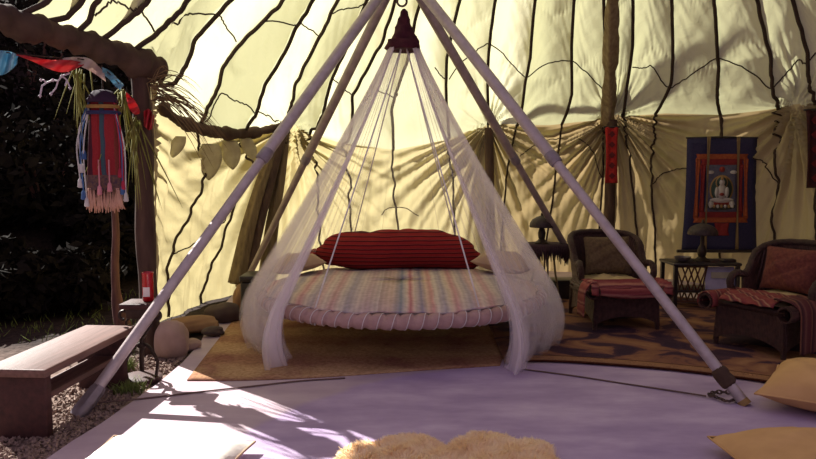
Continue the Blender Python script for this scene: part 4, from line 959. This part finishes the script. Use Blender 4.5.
# ------------------------------------------------------------------ trunk and pot behind the bed, stones
tb = gnd(252, 317); q0 = at(244, 300, tb[1]); q1 = at(267, 300, tb[1]); wz = at(255, 276, tb[1])[2]
tr_ = thing('storage_chest', 'black storage chest on the floor behind the left side of the net', 'chest', (tb[0], tb[1]+.2, .008))
MB().rbox(((q0[0]+q1[0])/2, tb[1]+.16, .01+(wz-.07)/2), (q1[0]-q0[0]+.06, .34, wz-.08), .012).build('body', BLACK, tr_)
MB().rbox(((q0[0]+q1[0])/2, tb[1]+.16, wz-.03), (q1[0]-q0[0]+.08, .36, .06), .015).build('lid', BLACK, tr_)
def rock(name, label, c, s, mat, seed, rot=0, cat='rock'):
    r = np.random.default_rng(seed); import mathutils
    b = bmesh.new(); bmesh.ops.create_icosphere(b, subdivisions=4, radius=1); V = np.array([v.co[:] for v in b.verts]); Fc = [tuple(v.index for v in f.verts) for f in b.faces]; b.free()
    k = r.normal(size=(9, 3)); ph = r.uniform(0, 6, 9); d = sum(np.sin(V@k[i]*(1.3+.5*i)+ph[i])*.085/(1+.35*i) for i in range(9)); 
    V = V*(1+d)[:, None]; V = np.sign(V)*np.abs(V)**.9; V[:, 2] = np.maximum(V[:, 2], -.75)
    V = xf(V*np.array(s), (0, 0, 0), (0, 0, rot)); V[:, 2] -= V[:, 2].min(); V = V+np.array(c)
    o = MB().add(V, Fc).build(name, mat, angle=None); return tag(o, label, cat)
g_ = gnd(166, 359); rock('boulder', 'rounded tan boulder at the foot of the door post', (g_[0]+.01, g_[1]+.14, -.02), (.115, .12, .15), ROCK, 1)
g_ = gnd(192, 334); rock('stone', 'flat rust-brown stone slab beside the rounded boulder', (g_[0]-.02, g_[1]+.12, -.01), (.24, .14, .075), ROCK2, 2, .25)
g_ = gnd(221, 324); rock('stone', 'small dark grey stone between flat slab and black chest', (g_[0], g_[1]+.1, 0.002), (.15, .10, .10), ROCK3, 3, .5)
g_ = gnd(208, 338); rock('stone', 'low grey stone lying in front of the flat slab', (g_[0]+.03, g_[1]+.06, 0.008), (.09, .06, .04), ROCK3, 4, .2)
g_ = gnd(237, 318); rock('stone', 'upright brown stone leaning near the black chest', (g_[0], g_[1]+.2, 0.002), (.085, .08, .17), ROCK2, 5, .1)
g_ = gnd(183, 352); rock('stone', 'small tan stone on the floor edge by the boulder', (g_[0]+.02, g_[1]+.1, -.01), (.08, .06, .05), ROCK, 6, .8)

# ------------------------------------------------------------------ bench outside
bn = thing('plank_bench', 'dark wooden plank bench on the gravel outside the doorway', 'bench', (-1.965, 3.86, -.025), -.06)
def bb(mb, nm, mt): return mb.build(nm, mt, bn, world=False)
ztop = .385
bb(MB().rbox((0, .0, ztop-.022), (.335, 1.0, .044), .01), 'seat_plank', WOOD_TOP)
for y in (-.43, .40): bb(MB().rbox((-.01, y, (ztop-.044)/2), (.30, .055, ztop-.044), .008), 'leg', WOOD_D)
bb(MB().rbox((.02, -.015, .20), (.15, .79, .035), .008), 'stretcher', WOOD_TOP)

# ------------------------------------------------------------------ iron table and candle
g_ = gnd(141, 382, -.02); ix, iy = g_[0], g_[1]+.02
it = thing('iron_table', 'small wrought-iron scroll table with a round base beside the door post', 'table', (ix, iy, -.022))
zt = at(146, 301, iy)[2]
MB().rbox((ix+.02, iy, zt-.02), (.235, .2, .035), .012).build('table_top', WOOD_D, it)
mb = MB()
mb.rbox((ix+.02, iy, zt-.07), (.17, .15, .07), .012)
for sg in (-1, 1):
    a = np.linspace(-.5*PI, 1.2*PI, 20); mb.tube(np.stack([ix+.02+sg*(.105+.028*np.cos(a)), np.full(20, iy-.05), zt-.085+.028*np.sin(a)], 1), .011, 8)
mb.build('scroll_apron', IRON, it)
mb = MB().tube(spline([(ix+.02, iy, zt-.09), (ix+.015, iy, zt*.65), (ix+.005, iy, zt*.42), (ix, iy, .05)], 30), .016, 10)
for k in range(3):
    zk = zt*(.42+.13*k); mb.lathe([(.016, -.02), (.032, 0), (.016, .02)], (ix+.006, iy, zk), 14)
for sg in (-1, 1):
    mb.tube(spline([(ix, iy, zt*.5), (ix+sg*.05, iy-.02, zt*.62), (ix+sg*.085, iy-.02, zt*.72), (ix+sg*.06, iy-.02, zt*.8)], 18), .008, 7)
mb.build('stem', IRON, it)
for k in range(3):
    a = PI/2+2*PI*k/3+.35; dx, dy = math.cos(a), math.sin(a)
    MB().tube(spline([(ix, iy, zt*.46), (ix+.06*dx, iy+.06*dy, zt*.41), (ix+.11*dx, iy+.11*dy, zt*.25), (ix+.115*dx, iy+.115*dy, .10), (ix+.10*dx, iy+.10*dy, .015)], 22), .011, 8).build('leg', IRON, it)
MB().lathe([(.115, -.022), (.128, -.012), (.128, .012), (.115, .02), (.02, .016)], (ix, iy, 0), 32).build('base', WOOD_D, it)
cb = at(146, 299, iy); rx = .036
cd = thing('glass_candle', 'tall red glass candle on the wrought-iron scroll table', 'candle', (cb[0]+.015, iy, zt-.002))
ch_ = at(146, 272, iy)[2]-zt
MB().lathe([(.030, 0), (rx, .008), (rx, ch_*.93), (rx+.002, ch_*.97), (rx-.002, ch_), (rx-.006, ch_*.97), (rx-.006, ch_*.86), (.004, ch_*.85)], (cb[0]+.015, iy, zt), 24).build('jar', REDG, cd)
MB().tube([(cb[0]+.015, iy, zt+ch_*.84), (cb[0]+.017, iy, zt+ch_*.93)], .002, 5).build('wick', BLACK, cd)
a = np.linspace(-.7*PI, -.3*PI, 8); G = np.stack([np.stack([cb[0]+.015+(rx+.001)*np.cos(a), iy+(rx+.001)*np.sin(a), np.full(8, zt+ch_*k)], 1) for k in (.18, .34, .5)]); MB().sheet(G, .001).build('label_patch', LABELM, cd)

# ------------------------------------------------------------------ ornament, flags and dry plants on the beam
def beam_pt(px, dz=0):
    k = np.argmin(abs(proj(path_b)[:, 0]-px)); return path_b[k]+np.array([0, 0, dz])
s_ = np.linspace(-.1, 3.3, 400); path_b = np.stack([PO[0]+bd[0]*s_, PO[1]+bd[1]*s_, 2.13+.16*s_], 1)
ob = beam_pt(104); oy = ob[1]
z_of = lambda py: at(104, py, oy)[2]
orn = thing('hanging_ornament', 'red patchwork cloth ornament with tassels hanging from the doorway beam', 'ornament', (ob[0], oy, z_of(212)))
ox = at(105, 150, oy)[0]; zt_, zb_ = z_of(100), z_of(183); pxm = oy/F
def tri_panel(w0, w1, z0, z1, dep, mats, pieces=None):
    """flattened bag: front and back bulge"""
    n, m = 9, 14; A = np.zeros((m, n, 3)); B = np.zeros((m, n, 3))
    for i in range(m):
        g__ = i/(m-1); w = w0+(w1-w0)*g__; z_ = z0+(z1-z0)*g__
        for j in range(n):
            f = j/(n-1)*2-1; bu = dep*math.sqrt(max(0, 1-f*f)); A[i, j] = (ox+f*w/2, oy-bu-.004, z_); B[i, j] = (ox+f*w/2, oy+bu+.004, z_)
    return A, B
PATCH = M_stripes('red_blue_patchwork', [(0, (.07, .015, .025)), (.2, (.28, .022, .028)), (.40, (.22, .016, .02)), (.46, (.05, .09, .11)), (.56, (.06, .06, .09)), (.60, (.28, .025, .03)), (.84, (.20, .04, .03)), (1, (.07, .015, .025))], axis='X', scale=1/.24, offset=.5, distort=.03, interp='CONSTANT')
A, B = tri_panel(27*pxm, 37*pxm, zt_, z_of(176), .05, None); mb = MB(); mb.grid(A); mb.grid(B[:, ::-1]); mb.build('patchwork_body', PATCH, orn, angle=None)
mb = MB(); mb.lathe([(.02, .07), (.06, .06), (.085, .03), (.10, 0), (.10, -.02), (.09, -.02)], (ox, oy, zt_), 20, wob=lambda i, a: 1+.08*math.sin(5*a+i)); mb.build('crown_knot', M('dark_plum_velvet', (.035, .014, .035), .9), orn)
for k, (py, mt) in enumerate(((107, M('ochre_band', (.33, .18, .05), .85)), (113, M('navy_band', (.03, .03, .09), .85)))):
    mb = MB(); w = (31+k)*pxm; mb.lathe([(w/2, -.012), (w/2+.006, 0), (w/2, .012)], (ox, oy, z_of(py)), 24, wob=lambda i, a: .62+.38*abs(math.cos(a))); mb.build('trim_band', mt, orn)
A, B = tri_panel(38*pxm, 40*pxm, z_of(175), z_of(190), .052, None); mb = MB(); mb.grid(A); mb.grid(B[:, ::-1]); mb.build('woven_hem', M('brown_woven_band', (.15, .08, .05), .9, (.05, .03, .05), 60), orn, angle=None)
mb = MB()
for k in range(38):
    f = (k+.5)/38*2-1; x = ox+f*.115; mb.tube([(x*1.0, oy-.02+random.uniform(-.03, .03), z_of(188)), (x+random.uniform(-.008, .008)+.012*f, oy-.02, z_of(204)), (x+.016*f, oy-.02+random.uniform(-.02, .02), z_of(210+random.uniform(-2, 3)))], [.006, .007, .003], 5)
fo = mb.build('fringe', M('peach_wool', (.55, .33, .24), .95, (.45, .25, .18), 30), orn, angle=None)
cols = [M('white_wool', (.55, .52, .50), .95), M('blue_wool', (.06, .13, .30), .95), M('crimson_wool', (.38, .03, .06), .95), M('pink_wool', (.55, .22, .25), .95)]
for k, (px, ci, p1) in enumerate(((86, 1, 150), (83, 0, 163), (81, 0, 178), (84, 1, 190), (87, 0, 197), (121, 2, 168), (124, 2, 180), (126, 0, 192), (123, 1, 185), (103, 3, 185), (113, 3, 182))):
    side = -1 if px < 100 else 1; front = -.075 if 100 < px < 118 else -.03
    x0 = ox+(px-105)*pxm; ztop_ = z_of(102+(k % 3)*4) if abs(px-105) > 12 else z_of(160)
    mb = MB(); mb.tube(spline([(ox+side*.085 if front == -.03 else x0, oy+front, ztop_), (x0+side*.004, oy+front-.01, (ztop_+z_of(p1))/2+.02), (x0, oy+front, z_of(p1))], 14), .005, 6)
    mb.lathe([(.004, .0), (.013, -.012), (.015, -.03), (.018, -.062), (.012, -.068)], (x0, oy+front, z_of(p1)), 10); mb.build('tassel', cols[ci], orn)
mb = MB().tube([(ox, oy, zt_+.06), (ox, oy, beam_pt(104)[2]-.09)], .006, 6); mb.build('hanging_loop', TAPE, orn)
# line of prayer-flag scraps
def flag(pts, label, mat, seed):
    """pts: (px, py, px2, py2) pairs of the upper and lower edge along the cloth, at the beam's depth"""
    G = []
    m = 10
    up = spline([np.append(p[:2], 0) for p in pts], 26); lo = spline([np.array([p[2], p[3], 0]) for p in pts], 26)
    for i in range(26):
        row = []
        for j in range(m):
            f = j/(m-1); q = up[i]*(1-f)+lo[i]*f; Y = beam_pt(np.clip(q[0], -20, 150))[1]-.13+.03*math.sin(i*.55+f*3+seed)+.02*f
            row.append(at(q[0], q[1], Y))
        G.append(row)
    return tag(MB().sheet(np.array(G), .003).build('prayer_flag', mat, angle=None), label, 'flag', 'cloth flags strung under the beam')
def cloth_t(name, c, c2=None):
    m, nt, out = new_mat(name); tc = N(nt, 'ShaderNodeTexCoord'); nz = N(nt, 'ShaderNodeTexNoise'); nz.inputs['Scale'].default_value = 12; L(nt, tc.outputs['Object'], nz.inputs['Vector'])
    r = ramp(nt, [(.4, c), (.6, c2 or c)]); L(nt, nz.outputs['Fac'], r.inputs['Fac']); d = N(nt, 'ShaderNodeBsdfDiffuse'); t_ = N(nt, 'ShaderNodeBsdfTranslucent'); L(nt, r.outputs['Color'], d.inputs['Color']); L(nt, r.outputs['Color'], t_.inputs['Color'])
    mx = N(nt, 'ShaderNodeMixShader'); mx.inputs[0].default_value = .4; L(nt, d.outputs[0], mx.inputs[1]); L(nt, t_.outputs[0], mx.inputs[2]); L(nt, mx.outputs[0], out.inputs['Surface']); return m
SKY_ = cloth_t('sky_blue_cotton', (.16, .36, .48), (.30, .46, .54)); REDF = cloth_t('faded_red_cotton', (.55, .05, .06), (.62, .12, .11)); WHF = cloth_t('offwhite_cotton', (.62, .52, .44), (.52, .40, .36))
flag([(-6, 50, -8, 76), (6, 51, 5, 74), (14, 53, 16, 65), (18, 56, 17, 62)], 'sky blue cloth flag at the far left under the beam', SKY_, 0)
flag([(16, 53, 16, 55), (32, 57, 32, 61), (50, 60, 52, 70), (68, 60, 66, 72), (86, 63, 82, 66)], 'long red cloth flag blown sideways beside the far-left blue one', REDF, 1)
flag([(62, 58, 64, 62), (80, 57, 84, 68), (92, 60, 98, 76), (104, 72, 106, 82)], 'off-white cloth flag below the beam above the patchwork ornament', WHF, 2)
flag([(102, 67, 103, 74), (110, 71, 110, 80), (118, 79, 115, 86), (124, 85, 120, 90)], 'twisted pale blue cloth flag between white and small red flags', SKY_, 3)
flag([(126, 92, 126, 96), (132, 97, 129, 108), (138, 106, 134, 114), (140, 112, 139, 114)], 'small red cloth flag hanging left of the door post', REDF, 4)
flag([(144, 111, 144, 126), (149, 109, 149, 130), (154, 116, 153, 128)], 'faded red rag flag pinned on the door post', REDF, 5)
fl_pts = [at(px, py, beam_pt(max(px, -15))[1]-.115) for px, py in ((-15, 49), (18, 54), (60, 58), (85, 60), (105, 70), (125, 90), (140, 106))]
tag(MB().tube(spline(fl_pts, 60), .004, 5).build('flag_string', TAPE), 'thin dark string carrying the cloth flags below the beam', 'string')
def blade_bunch(name, roots, mat, label, cat, n, ln, spread, droop, w, seed, wd=(0, -1, 0)):
    r = random.Random(seed); mb = MB()
    for k in range(n):
        p = np.array(roots[k % len(roots)])+np.array([r.gauss(0, .02), r.gauss(0, .02), r.gauss(0, .02)]); d = np.array([r.gauss(spread[0], spread[3]), r.gauss(spread[1], spread[3]), r.gauss(spread[2], spread[3])]); d /= np.linalg.norm(d)+1e-9; l = ln*r.uniform(.5, 1.15)
        P = [p+d*l*f+np.array([0, 0, -droop*l*f*f]) for f in np.linspace(0, 1, 7)]
        mb.tube(P, [w, w*.95, w*.9, w*.8, w*.65, w*.45, w*.12], 4)
    return tag(mb.build(name, mat, angle=None), label, cat)
pp = np.array([PO[0], PO[1]-.04, 0]); 
blade_bunch('dried_palm_frond', [pp+np.array([.06, -.06, 1.98]), pp+np.array([.08, -.02, 1.9])], STRAW, 'dry brown palm frond drooping right of the door post over the wall', 'frond', 48, .46, (.9, .35, .1, .36), .8, .004, 5)
r0 = at(78, 72, beam_pt(78)[1]+.13); blade_bunch('reed_bunch', [r0], REED, 'yellow-green reeds tucked under the beam left of the ornament', 'reeds', 16, .40, (0, 0, -1, .30), .1, .006, 6)
r0 = at(122, 92, beam_pt(122)[1]+.13); blade_bunch('reed_bunch', [r0, at(134, 120, beam_pt(134)[1]-.05)], REED, 'yellow-green reeds hanging between the ornament and the door post', 'reeds', 34, .58, (-.05, 0, -1, .30), .1, .006, 7)
mb = MB(); tw0 = [(70, 73), (62, 76), (58, 81), (53, 80), (46, 83), (42, 86), (40, 96)]; Yt = beam_pt(60)[1]-.08
mb.tube([at(a_, b_, Yt) for a_, b_ in tw0], .006, 6)
for br in ([(58, 81), (56, 88), (51, 94)], [(62, 76), (67, 80), (70, 88)], [(46, 83), (44, 80), (41, 80)], [(67, 80), (65, 86)]): mb.tube([at(a_, b_, Yt) for a_, b_ in br], .005, 6)
for a_, b_ in ((40, 96), (51, 94), (70, 88), (41, 80), (62, 76), (53, 80)): mb.lathe([(.002, -.012), (.011, 0), (.002, .012)], at(a_, b_, Yt), 8)
tag(mb.build('pale_twig', M('whitish_twig', (.50, .44, .50), .6)), 'pale forked twig hanging in the dark doorway below the red flag', 'twig')
# cloth petals on the left wall below the valance
PET = cloth_t('faded_olive_cloth', (.60, .55, .36), (.52, .46, .3))
for k, (px, py, sz, lab) in enumerate(((181, 147, .20, 'small faded leaf-shaped cloth below the left end of the rolled valance'), (211, 162, .37, 'largest drooping leaf-shaped cloth below the rolled valance'), (230, 155, .31, 'leaf-shaped cloth just right of the largest one below the valance'), (246, 149, .24, 'leaf-shaped cloth nearest the left steel pole below the valance'))):
    c = inward_px(px, py, .16); G = np.zeros((12, 7, 3)); side = np.cross((c-np.array([0, 0, H])), np.array([0, 0, 1.0])); side /= np.linalg.norm(side); fw = np.cross(side, [0, 0, 1])
    for i in range(12):
        f = i/11; w = sz*.62*math.sin(PI*min(1, .18+f*.83))**.7+.01
        for j in range(7):
            g__ = j/6*2-1; G[i, j] = c+side*(g__*w/2+.05*(k-1.5)*f)+np.array([0, 0, sz*(.5-f)])+fw*.02*math.cos(g__*1.5)
    tag(MB().sheet(G, .004).build('cloth_leaf', PET, angle=None), lab, 'cloth', 'leaf-shaped cloths below the valance')

# ------------------------------------------------------------------ floor cushions, sheepskin, cable and chain
g_ = gnd(800, 408); put_cushion('floor_cushion', 'golden tan floor cushion beside the foot of the right steel pole', .70, .72, .25, (2.46, 3.83, .002), (0, 0, -.66), GOLD, 31, piping=GOLD, wr=.008)
g_ = gnd(790, 459); put_cushion('floor_cushion', 'golden tan floor cushion cut off by the bottom right corner', .80, .60, .17, (g_[0]+.06, 2.92, .002), (0, 0, .03), GOLD, 32, piping=GOLD, wr=.008, pinch=.02)
put_cushion('floor_cushion', 'white canvas floor cushion in full sun at the bottom left', .72, .60, .115, (-1.13, 2.94, .002), (0, 0, -.10), WHITEC, 33, piping=TANP, wr=.006)
# sheepskin: hide with two lobes at the far edge, covered with fleece
sk = thing('sheepskin', 'cream sheepskin rug lying on the floor at the bottom centre', 'rug', (.2, 2.95, 0))
n1, n2_ = 160, 30; out_px = [(336, 459), (341, 449), (352, 445), (362, 441), (375, 443), (388, 437), (404, 435), (420, 437), (432, 444), (443, 449), (452, 446), (460, 440), (470, 434), (486, 432), (502, 434), (515, 440), (528, 441), (542, 441), (552, 446), (556, 456)]
ol = [gnd(a_, b_+5)[:2] for a_, b_ in out_px]; ol = [tuple(p) for p in ol]+[(.72, 2.8), (.60, 2.55), (.2, 2.45), (-.2, 2.55), (-.34, 2.8)]
OL = spline([(x, y, 0) for x, y in ol+[ol[0]]], n1); cc = np.array([.2, 2.93, 0])
G = np.zeros((n2_, n1, 3))
for i in range(n2_):
    f = (i/(n2_-1)); G[i] = cc+(OL-cc)*f; G[i, :, 2] = .010+.038*(1-f**5)+.008*wob(G[i, :, 0]*22+G[i, :, 1]*9, 95)*(1-f**4)
mb = MB().grid(G); mb.grid(np.stack([G[-1]*[1, 1, 0]+[0, 0, .002], G[-1]])); mb.build('hide', FLEECE, sk, angle=None)
V = []; Fc = []
for k in range(26000):
    f = math.sqrt(random.random()); j = random.randrange(n1-1); i = min(int(f*(n2_-1)), n2_-1); p = G[i, j].copy()+np.array([random.gauss(0, .008), random.gauss(0, .008), 0])
    od = (OL[j]-cc); od /= np.linalg.norm(od); cl = np.array([math.sin(p[0]*31+p[1]*17), math.cos(p[0]*23-p[1]*29), 0])
    d = np.array([0, 0, .8])+.6*cl+od*(.3+.9*f**4)+RNG.normal(0, .25, 3); d /= np.linalg.norm(d); l = random.uniform(.018, .036); s2 = np.cross(d, RNG.normal(size=3)); s2 /= np.linalg.norm(s2)+1e-9
    w = .0035; b = len(V); tip = p+d*l+cl*.006; tip[2] = max(tip[2], .004); V += [p-s2*w, p+s2*w, p+d*l*.6+s2*w*.8, p+d*l*.6-s2*w*.8, tip]; Fc += [(b, b+1, b+2, b+3), (b+3, b+2, b+4)]
fo = MB().add(np.array(V), Fc).build('fleece', FLEECE, sk, angle=None); fo['kind'] = 'stuff'
# chain and cable
ca = gnd(741, 399); cbp = gnd(703, 397)
cp_ = [gnd(*p) for p in ((738, 401), (728, 404), (716, 400), (709, 398), (716, 395), (728, 395), (736, 393))]
P = spline(cp_, 400); sl = np.concatenate([[0], np.cumsum(np.linalg.norm(np.diff(P, axis=0), axis=1))]); mb = MB(); k = 0; d = 0
while d < sl[-1]:
    i = np.searchsorted(sl, d); i = min(i, len(P)-2); c = P[i]; tdir = P[i+1]-P[i]; tdir /= np.linalg.norm(tdir); sd = np.array([-tdir[1], tdir[0], 0]); up = np.array([0, 0, 1.0]); w = sd if k % 2 == 0 else (up*.8+sd*.6)
    a = np.linspace(0, 2*PI, 14, endpoint=False); mb.tube([c+np.array([0, 0, .018])+tdir*.019*math.cos(q)+w*.011*math.sin(q) for q in a], .0042, 6, closed=True); d += .026; k += 1
tag(mb.build('chain', RUSTY, angle=None), 'short rusty chain looped around the foot of the right steel pole', 'chain')
CAB = M('brown_steel_cable', (.15, .09, .08), .6)
P = spline([gnd(706, 398)+[0, 0, .012], gnd(660, 390)+[0, 0, .007], gnd(620, 384)+[0, 0, .007], gnd(575, 377)+[0, 0, .007], gnd(545, 373)+[0, 0, .007], gnd(522, 370)+[0, 0, .007]], 50)
tag(MB().tube(P, .0055, 6).build('cable', CAB), 'thin cable running from the chain across the floor to the net', 'cable')
P = spline([gnd(98, 404)+[0, 0, .01], gnd(140, 400)+[0, 0, .007], gnd(200, 393)+[0, 0, .007], gnd(255, 387)+[0, 0, .007], gnd(300, 382)+[0, 0, .007], gnd(345, 379)+[0, 0, .007]], 50)
tag(MB().tube(P, .0055, 6).build('cable', CAB), 'thin cable running from the left pole foot along the front of the mat', 'cable')

# ------------------------------------------------------------------ grass, shrubs and trees outside
def tuft(c, n, h, seed, label):
    r = random.Random(seed); mb = MB()
    for k in range(n):
        p = np.array(c)+np.array([r.gauss(0, .045), r.gauss(0, .045), 0]); d = np.array([r.gauss(0, .4), r.gauss(0, .4), 1]); l = h*r.uniform(.5, 1.1)
        mb.tube([p, p+d*l*.5, p+d*l+np.array([0, 0, -.2*l])], [.003, .0026, .0005], 3)
    return tag(mb.build('grass', GRASS, angle=None), label, 'grass', kind='stuff')
g_ = gnd(129, 392, -.02); tuft(g_, 150, .09, 1, 'bright green grass tuft at the base of the iron table')
g_ = gnd(62, 372, -.02); tuft((-2.0, 4.62, -.02), 220, .12, 2, 'green grass growing behind the far leg of the bench')
tuft((-2.2, 5.15, -.02), 200, .16, 3, 'green grass clump outside by the door post')
r = random.Random(5); mb = MB()
for k in range(520):
    x = r.uniform(-4.8, -2.15); y = r.uniform(5.3, 7.6); p = np.array([x, y, float(terrain(np.array(x), np.array(y)))]); d = np.array([r.gauss(0, .4), r.gauss(0, .4), 1]); l = r.uniform(.03, .09)
    mb.tube([p, p+d*l], [.004, .0008], 3)
tag(mb.build('grass', GRASS, angle=None), 'sparse green grass on the slope beyond the bench', 'grass', kind='stuff')
def leaf_cloud(n, cen, rad, size, seed):
    g = np.random.default_rng(seed); d = g.normal(size=(n, 3)); d /= np.linalg.norm(d, axis=1)[:, None]; rr = g.uniform(.45, 1, n)**.5
    lump = 1+.25*np.sin(d[:, 0]*5+seed)*np.cos(d[:, 1]*4+seed*2)+.15*np.sin(d[:, 2]*9+seed)
    c = np.array(cen)+d*rr[:, None]*lump[:, None]*np.array(rad)
    a = g.normal(size=(n, 3)); a /= np.linalg.norm(a, axis=1)[:, None]; b = np.cross(a, g.normal(size=(n, 3))); b /= np.linalg.norm(b, axis=1)[:, None]
    s = size*g.uniform(.6, 1.4, n)[:, None]
    V = np.stack([c-a*s, c+b*s*.45, c+a*s, c-b*s*.45], 1).reshape(-1, 3); i = np.arange(n)*4
    return V, [tuple(k) for k in np.stack([i, i+1, i+2, i+3], 1).tolist()]
def shrub(x, y, h, w, seed, label, group, nm='shrub', n=2600, leaf=.075):
    z0 = float(terrain(np.array(float(x)), np.array(float(y))))
    s_ = thing(nm, label, nm, (x, y, z0), 0, group)
    mb = MB(); rr = random.Random(seed)
    for k in range(4 if nm == 'shrub' else 1):
        a = rr.uniform(0, 6.28); e = (.35*w if nm == 'shrub' else .1); mb.tube([(x, y, z0-.05), (x+.5*e*math.cos(a), y+.5*e*math.sin(a), z0+h*.35), (x+e*math.cos(a), y+e*math.sin(a), z0+h*.75)], [.03*h, .02*h, .008*h], 7)
    mb.build('stem' if nm == 'shrub' else 'trunk', BARK if nm == 'shrub' else POST, s_)
    V, Fc = leaf_cloud(n, (x, y, z0+h*(.52 if nm == 'shrub' else .62)), (w, w, h*(.52 if nm == 'shrub' else .42)), leaf, seed)
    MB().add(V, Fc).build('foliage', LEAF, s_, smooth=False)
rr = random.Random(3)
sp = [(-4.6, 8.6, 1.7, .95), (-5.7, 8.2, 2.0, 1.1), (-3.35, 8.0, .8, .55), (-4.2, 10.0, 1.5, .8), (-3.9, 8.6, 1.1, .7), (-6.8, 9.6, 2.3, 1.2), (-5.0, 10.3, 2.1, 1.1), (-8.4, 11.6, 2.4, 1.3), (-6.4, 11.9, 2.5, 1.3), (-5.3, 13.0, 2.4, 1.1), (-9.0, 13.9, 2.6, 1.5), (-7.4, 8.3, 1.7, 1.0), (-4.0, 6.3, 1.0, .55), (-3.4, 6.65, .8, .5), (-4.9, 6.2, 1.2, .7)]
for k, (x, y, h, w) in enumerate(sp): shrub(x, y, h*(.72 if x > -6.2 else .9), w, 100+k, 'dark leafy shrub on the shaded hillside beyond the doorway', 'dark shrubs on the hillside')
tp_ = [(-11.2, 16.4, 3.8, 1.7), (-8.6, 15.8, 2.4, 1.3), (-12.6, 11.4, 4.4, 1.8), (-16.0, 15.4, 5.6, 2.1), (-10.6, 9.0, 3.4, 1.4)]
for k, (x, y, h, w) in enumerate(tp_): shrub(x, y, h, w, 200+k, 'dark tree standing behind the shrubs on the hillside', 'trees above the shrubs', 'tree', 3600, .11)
sd_ = np.array([-.48, .44, .52])
bp_ = []
for px, py in ((500, 122), (545, 108), (600, 104), (650, 88), (700, 62), (772, 46)):
    th_, v_ = px_roof(px, py); bp_.append(roof_base(np.array([th_]), np.array([v_]))[0]+sd_*7.2)
bp_ = spline(bp_, 40); tb0 = np.array([bp_[0][0]-.7, bp_[0][1]+.4, 0]); tz0 = float(terrain(tb0[0], tb0[1]))
lt = thing('leaning_tree', 'bent tree leaning over the back of the tent and shading its roof', 'tree', (tb0[0], tb0[1], tz0))
MB().tube(spline([[tb0[0], tb0[1], tz0-.1], [tb0[0]+.1, tb0[1], (tz0+bp_[0][2])*.55], bp_[0]+np.array([-.25, .1, -.3]), bp_[0]], 30), np.linspace(.12, .055, 30), 12).build('trunk', POST, lt)
MB().tube(bp_, .055+.012*np.sin(np.linspace(0, PI, 40))-.03*np.linspace(0, 1, 40)**3, 12).build('bough', POST, lt)
# slender reddish trunk seen below the ornament
b0 = gnd(120, 326, -.02); Yt = b0[1]; yt = tag(MB().tube(spline([at(123, 327, Yt), at(117, 300, Yt), at(115, 265, Yt), at(116, 235, Yt), at(114, 200, Yt)], 30), np.concatenate([np.linspace(.075, .036, 10), np.linspace(.036, .028, 20)]), 12).build('young_tree', BARK), 'slender red-brown tree trunk standing outside below the hanging ornament', 'tree')

# ------------------------------------------------------------------ light
sun = bpy.data.lights.new('sun', 'SUN'); sun.energy = 10.0; sun.angle = math.radians(.53); sun.color = (1.0, .965, .90)
so = bpy.data.objects.new('sun', sun); C.objects.link(so); so.rotation_euler = Vector((.48, -.44, -.52)).to_track_quat('-Z', 'Y').to_euler(); so.location = (-8, 12, 9)
w = bpy.data.worlds.new('world'); SC.world = w; w.use_nodes = True; nt = w.node_tree; nt.nodes.clear()
bg = nt.nodes.new('ShaderNodeBackground'); bg.inputs['Color'].default_value = (.82, .66, .90, 1); bg.inputs['Strength'].default_value = .36
ow = nt.nodes.new('ShaderNodeOutputWorld'); nt.links.new(bg.outputs[0], ow.inputs[0])
SC.view_settings.view_transform = 'Standard'; SC.view_settings.look = 'None'; SC.view_settings.gamma = 1; SC.view_settings.exposure = .42
SC.view_settings.use_curve_mapping = False
SC.cycles.use_denoising = True; SC.cycles.transparent_max_bounces = 40; SC.cycles.max_bounces = 14; SC.cycles.diffuse_bounces = 8; SC.cycles.transmission_bounces = 8
for o in bpy.data.objects:
    for k in ('_l', '_r'):
        if k in o: del o[k]
